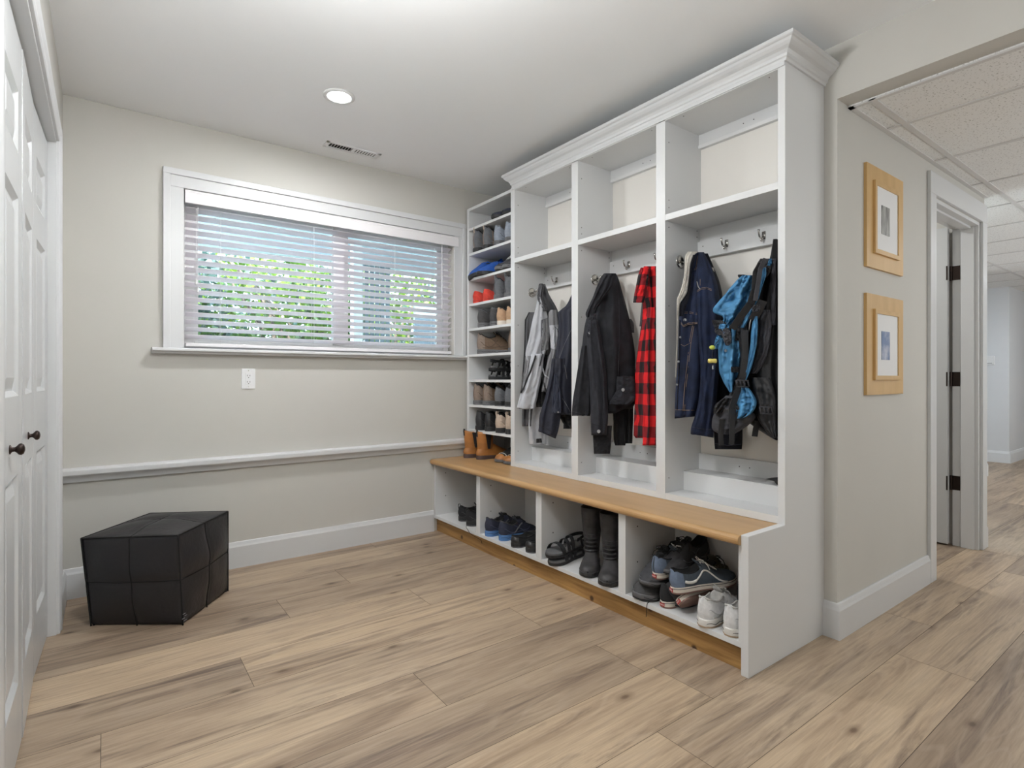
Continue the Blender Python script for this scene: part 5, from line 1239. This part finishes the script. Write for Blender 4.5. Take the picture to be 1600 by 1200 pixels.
# back side (black) and shoulder part
bk = bp([(404, 1203, 1236), (430, 1192, 1242), (470, 1180, 1246), (520, 1170, 1248), (580, 1160, 1248), (620, 1158, 1248), (650, 1164, 1248), (662, 1172, 1248), (676, 1192, 1246), (688, 1212, 1240)], 'back_panel', BLKN, D=2.44, th=.075, fold=.010, seed=51)
pd = bp([(484, 1190, 1204), (495, 1186, 1206), (520, 1184, 1205), (550, 1182, 1200), (575, 1174, 1190), (584, 1172, 1182)], 'lumbar_pad', CHARN, D=2.355, th=.02, seed=52, fold=.002)
bp([(404, 1205, 1216), (440, 1204, 1220), (480, 1204, 1222), (508, 1205, 1222)], 'shoulder_strap', CHARN, D=2.36, th=.014, seed=53, fold=.002)
bp([(590, 1170, 1204), (620, 1178, 1212), (650, 1182, 1230), (672, 1196, 1232), (684, 1210, 1232)], 'hip_belt', BLKN, D=2.355, th=.03, seed=54, fold=.004)
# main compartment and lid
mn = bp([(500, 1128, 1160), (520, 1124, 1160), (545, 1122, 1160), (565, 1123, 1158), (580, 1124, 1157), (596, 1130, 1155), (606, 1136, 1150), (613, 1140, 1146)], 'main_compartment', BLUEN, D=2.36, th=.055, seed=55, fold=.013, nf=3, wr=.011)
ld = bp([(430, 1160, 1178), (436, 1153, 1178), (446, 1144, 1176), (458, 1134, 1173), (472, 1122, 1172), (482, 1114.5, 1166), (489, 1116, 1160), (494, 1128, 1156), (502, 1130, 1148), (508, 1128, 1140)], 'lid', BLUEN, D=2.34, th=.045, seed=56, fold=.014, nf=4, wr=.013)
bp([(429, 1153, 1162), (432, 1153, 1176), (437, 1158, 1176)], 'lid_handle', BLKN, D=2.37, th=.012, seed=57, fold=.001)
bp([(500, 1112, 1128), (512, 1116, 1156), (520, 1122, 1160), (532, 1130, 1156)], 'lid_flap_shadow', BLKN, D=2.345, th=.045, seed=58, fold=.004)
c = bp([(506, 1125, 1138), (513, 1123, 1140), (521, 1128, 1136)], 'lid_corner', BLUEN, D=2.29, th=.014, seed=59)
bp([(522, 1121, 1128), (533, 1117, 1126), (545, 1115, 1122)], 'cord_lock_sleeve', BLUEN, D=2.30, th=.010, seed=60, fold=.003)
bp([(512, 1130, 1138), (520, 1128, 1142), (533, 1131, 1143), (540, 1134, 1139)], 'buckle', CHARN, D=2.275, th=.008, seed=61, fold=.001)
bp([(514, 1117, 1128), (519, 1117, 1131), (524, 1122, 1134)], 'buckle', CHARN, D=2.285, th=.008, seed=62, fold=.001)
# side straps and ribbons
def band(pts, m, name, w0=.012, D=2.28, th=.0025):
    P = []
    for i in range(len(pts) - 1):
        for q in range(6):
            f = q / 6; P.append((pts[i][0] * (1 - f) + pts[i + 1][0] * f, pts[i][1] * (1 - f) + pts[i + 1][1] * f))
    P.append(pts[-1]); W = [at(u, v, D + kk * (u - uc)) for u, v in P]; wv = []
    for i in range(len(W)):
        t_ = (W[min(i + 1, len(W) - 1)] - W[max(i - 1, 0)]).normalized(); wv.append(t_.cross(Vector((FW[0], FW[1], 0))).normalized() * w0)
    return MB().ribbon(W, wv, Vector((FW[0], FW[1], 0)) * th).build(name, m, K)
edge = bp([(416, 1182, 1200), (430, 1178, 1196), (455, 1173, 1190), (480, 1163, 1182), (500, 1150, 1172), (520, 1150, 1170), (560, 1156, 1170), (590, 1150, 1168), (620, 1138, 1158), (650, 1132, 1150)], 'side_panel', BLKN, D=2.36, th=.06, seed=63, fold=.004)
bl1 = bp([(418, 1189, 1197), (430, 1187, 1197), (445, 1184, 1192), (470, 1175, 1184), (490, 1166, 1175), (512, 1157, 1163)], 'blue_gusset', BLUEN, D=2.30, th=.016, seed=64, fold=.003)
bl2 = bp([(494, 1178, 1184), (515, 1174, 1184), (540, 1172, 1182), (560, 1168, 1178), (580, 1160, 1172), (594, 1158, 1166)], 'blue_gusset', BLUEN, D=2.30, th=.016, seed=65, fold=.003)
band([(1190, 412), (1182, 426), (1180, 452), (1173, 474), (1158, 494), (1144, 514)], BLKN, 'compression_strap', .014, 2.262)
band([(1196, 404), (1188, 420), (1184, 446), (1180, 470)], CHARN, 'compression_strap', .008, 2.258)
band([(1164, 516), (1164, 560), (1160, 590), (1152, 612), (1143, 640), (1142, 660)], BLKN, 'side_strap', .012, 2.27)
band([(1192, 470), (1184, 486), (1176, 500)], BLKN, 'compression_strap', .017, 2.285)
MB().add([tuple(p) for p in ()], []) if False else None
bp([(476, 1178, 1187), (482, 1175, 1188), (488, 1176, 1185)], 'buckle', CHARN, D=2.262, th=.008, seed=66, fold=.001)
bp([(573, 1142, 1158), (578, 1142, 1160), (582, 1143, 1158)], 'buckle', BLKN, D=2.275, th=.006, seed=67, fold=.001)
# lower pocket
lp = bp([(604, 1156, 1168), (614, 1154, 1176), (626, 1151, 1182), (638, 1150, 1180), (648, 1150, 1172), (654, 1151, 1160)], 'side_pocket', BLUEN, D=2.315, th=.04, seed=68, fold=.009, nf=4, wr=.006)
bp([(618, 1134, 1150), (632, 1122, 1156), (648, 1115, 1180), (662, 1112, 1172), (672, 1114, 1158), (679, 1126, 1146)], 'bottom_panel', CHARN, D=2.35, th=.06, seed=69, fold=.006)
bp([(622, 1130, 1140), (632, 1118, 1138), (646, 1114, 1126)], 'bottom_strap_pad', BLKN, D=2.30, th=.02, seed=70)
band([(1146, 640), (1144, 665), (1143, 695)], BLKN, 'loose_strap', .010, 2.275); band([(1128, 655), (1126, 680), (1127, 696)], BLKN, 'loose_strap', .010, 2.275)
band([(1184, 658), (1181, 670), (1179, 682)], BLKN, 'hanging_strap', .011, 2.36)
for (u, v, w_, h_) in ((1160, 599, 9, 5), (1197, 641, 9, 5)):
    m = MB(); D_ = 2.262 + kk * (u - uc) if u < 1180 else 2.30 + kk * (u - uc)
    for q in range(4):
        uu = u - w_ + 2 * w_ * q / 3; m.tube([at(uu - 1, v - h_, D_), at(uu + 1, v + h_, D_)], .0032, 6)
    m.tube([at(u - w_, v - h_, D_), at(u + w_, v - h_ + 1, D_)], .003, 6).tube([at(u - w_, v + h_, D_), at(u + w_, v + h_ + 1, D_)], .003, 6)
    m.build('ladder_buckle', CHARN, K, smooth=True)
# top loop over the hook
band([(1214, 374), (1209, 384), (1207, 398), (1203, 412)], BLKN, 'hang_loop', .006, 2.40)
band([(1213, 374), (1211, 390), (1210, 410), (1209, 440)], BLKN, 'load_strap', .012, 2.39)
bp([(404, 1188, 1204), (412, 1183, 1208), (424, 1180, 1206), (434, 1180, 1200)], 'top_frame', BLKN, D=2.38, th=.05, seed=71, fold=.004)
bp([(404, 1202, 1206), (410, 1200, 1206), (415, 1199, 1204)], 'blue_tab', BLUEN, D=2.335, th=.006, seed=72, fold=.001)
# whistle and toggle on a cord
LIME = mat('lime_plastic', (.55, .62, .10), .4); YEL = mat('pale_yellow_foam', (.72, .60, .16), .6)
p = at(1113, 543, 2.27); MB().ellipsoid(p, (.016, .010, .0095)).build('lime_toggle', LIME, K, smooth=True)
p = at(1113, 564, 2.27); MB().lathe([(.001, -.017), (.0085, -.016), (.0095, -.010), (.0085, 0), (.0095, .010), (.0085, .016), (.001, .017)], p, (RT[0], RT[1], 0), 16).build('yellow_ear_plug', YEL, K, smooth=True)
MB().tube([at(1124, 530, 2.27), at(1118, 538, 2.27), at(1114, 545, 2.268), at(1113, 556, 2.268), at(1114, 575, 2.268)], .0014, 5).build('cord', BLKN, K, smooth=True)
MB().tube([at(1114, 571, 2.268), at(1114, 577, 2.268)], .004, 6).build('cord_end', CHROME, K)
MB().lathe([(0, 0), (.006, 0), (.006, .002), (0, .003)], at(1134, 548, 2.265), (-FW[0], -FW[1], 0), 12).build('snap', METAL, K)

# small black strap end on the ledge
o = MB().prism([(1.165, .655), (1.190, .652), (1.228, .643), (1.190, .640), (1.182, .630), (1.172, .6225), (1.105, .6225), (1.105, .645)], 'x', 2.235, 2.285).build('leather_strap', BLKN, bevel=.002)
tag(o, 'small black pointed strap end lying on the ledge under the backpack', 'strap')

# ================================================================== outdoors
GRASS = mat('garden_paving', (.42, .43, .40), .95, var=.15, scale=3)  # ground made pale so its bounce brightens soffit and blind slats
o = Bx(-14, 18, WY + .5, 22, -.1, .55).build('ground', GRASS); struct('', o)
SOFF = mat('porch_soffit', (.42, .50, .56), .7)
m = MB()
for i in range(17): m.box(-3, 6, WY + .16 + i * .112, WY + .16 + i * .112 + .104, 2.36, 2.38)
o = m.build('porch_soffit_boards', SOFF); tag(o, 'pale blue grey board soffit of the porch outside the window', 'soffit')
POST = mat('porch_post_paint', (.60, .61, .62), .5)
o = thing('porch_post', 'white painted porch post outside the right pane of the window', 'post', (1.93, 5.1, .55))
Bx(1.885, 1.975, 5.05, 5.14, .55, 2.36).build('shaft', POST, o, bevel=.004); Bx(1.865, 1.995, 5.03, 5.16, .55, .68).build('plinth', POST, o, bevel=.004)
o = MB().box(-3, 6, 5.30, 5.40, 2.20, 2.36).build('porch_beam', SOFF); tag(o, 'pale blue grey porch beam above the garden view', 'beam')
SCR = mat('grey_lattice', (.15, .185, .22), .6)
m = MB()
for i in range(6): m.box(2.0 + i * .055, 2.0 + i * .055 + .042, 5.2, 5.215, .55, 2.2)
o = m.build('porch_screen', SCR); tag(o, 'grey blue slatted screen right of the porch post', 'screen')
m = MB().box(2.95, 3.35, 5.9, 5.95, .55, 1.95)
o = m.build('fence_panel', SCR); tag(o, 'grey blue fence board at the right edge of the garden view', 'fence')
def leaf_mat(name, c1, c2):
    m, n, l, b = node_mat(name); oi = n.new('ShaderNodeTexCoord'); z = n.new('ShaderNodeTexNoise'); z.inputs['Scale'].default_value = 3.5; z.inputs['Detail'].default_value = 3
    l.new(oi.outputs['Object'], z.inputs['Vector']); r = n.new('ShaderNodeValToRGB'); l.new(z.outputs['Fac'], r.inputs[0])
    r.color_ramp.elements[0].position = .38; r.color_ramp.elements[0].color = lin(c1); r.color_ramp.elements[1].position = .62; r.color_ramp.elements[1].color = lin(c2)
    l.new(r.outputs[0], b.inputs['Base Color']); b.inputs['Roughness'].default_value = .45
    t = n.new('ShaderNodeBsdfTranslucent'); l.new(r.outputs[0], t.inputs[0]); ad = n.new('ShaderNodeMixShader'); ad.inputs[0].default_value = .35
    l.new(b.outputs[0], ad.inputs[1]); l.new(t.outputs[0], ad.inputs[2]); l.new(ad.outputs[0], n['Material Output'].inputs[0]); return m
LG = leaf_mat('lime_leaf', (.03, .085, .008), (.15, .24, .03)); LT = leaf_mat('teal_leaf', (.012, .035, .028), (.09, .14, .13)); LD = leaf_mat('deep_leaf', (.010, .038, .008), (.06, .13, .03))
BARK = mat('bark', (.09, .07, .06), .9, var=.3, scale=20)
def shrub(name, label, x, y, z, rx, ry, rz, nleaf, lm, seed, size=.085):
    rd = random.Random(seed); root = thing(name, label, 'shrub', (x, y, .55), group='garden shrubs outside the window'); mb = MB()
    for q in range(nleaf):
        while True:
            a, b_, c_ = rd.uniform(-1, 1), rd.uniform(-1, 1), rd.uniform(-1, 1); d = a * a + b_ * b_ + c_ * c_
            if .25 < d < 1: break
        p = Vector((x + a * rx, y + b_ * ry, z + c_ * rz)); s_ = size * rd.uniform(.6, 1.3)
        d1 = Vector((rd.uniform(-1, 1), rd.uniform(-1, 1), rd.uniform(-.9, .3))).normalized(); d2 = d1.orthogonal().normalized(); ang_ = rd.random() * 6.28
        d2 = (Matrix.Rotation(ang_, 3, d1) @ d2) * .34
        mb.add([p, p + (d1 * .5 + d2) * s_, p + d1 * s_, p + (d1 * .5 - d2) * s_], [(0, 1, 2, 3)])
    mb.build('foliage', lm, root)
    mb = MB()
    for q in range(4): mb.tube([(x + .04 * q, y, .5), (x + rd.uniform(-.2, .2), y + rd.uniform(-.1, .1), z), (x + rd.uniform(-.5, .5) * rx * 1.5, y, z + rz * .6)], [.035, .022, .01], 6)
    mb.build('stem', BARK, root, smooth=True); return root
shrub('leafy_shrub', 'teal green shrub behind the left edge of the window', .25, 6.1, 1.5, .85, .5, 1.15, 2600, LT, 1)
shrub('leafy_shrub', 'bright lime green shrub filling the middle of the left pane', 1.45, 6.3, 1.65, .8, .55, 1.05, 2600, LG, 2)
shrub('leafy_shrub', 'deep green low shrub under the lime one', .95, 5.8, 1.0, .9, .35, .6, 1700, LD, 3, .07)
shrub('leafy_shrub', 'mid green shrub between the mullion and the porch post', 2.15, 6.7, 1.5, .65, .5, 1.1, 2000, LD, 4)
shrub('leafy_shrub', 'lime green shrub in the right pane', 3.0, 6.6, 1.6, .75, .5, 1.1, 2400, LG, 5)
shrub('leafy_shrub', 'shaded teal shrub at the far right of the garden view', 4.1, 7.0, 1.5, .9, .5, 1.2, 2400, LT, 6)
shrub('leafy_shrub', 'teal shrub far behind the lime ones', 2.2, 8.6, 1.6, 2.6, .5, 1.5, 3600, LT, 7, .13)
shrub('leafy_shrub', 'pale teal shrub far behind on the left', -.6, 8.4, 1.6, 1.9, .5, 1.5, 2800, LT, 8, .13)
o = Bx(-14, 18, 11, 11.2, .5, 5.5).build('garden_wall', mat('garden_wall_paint', (.24, .29, .32), .8)); tag(o, 'pale grey garden wall far behind the shrubs', 'wall')  # added backdrop, raised so no bright sky shows between the shrubs

for ob in list(bpy.data.objects):
    if '_org' in ob.keys(): del ob['_org']
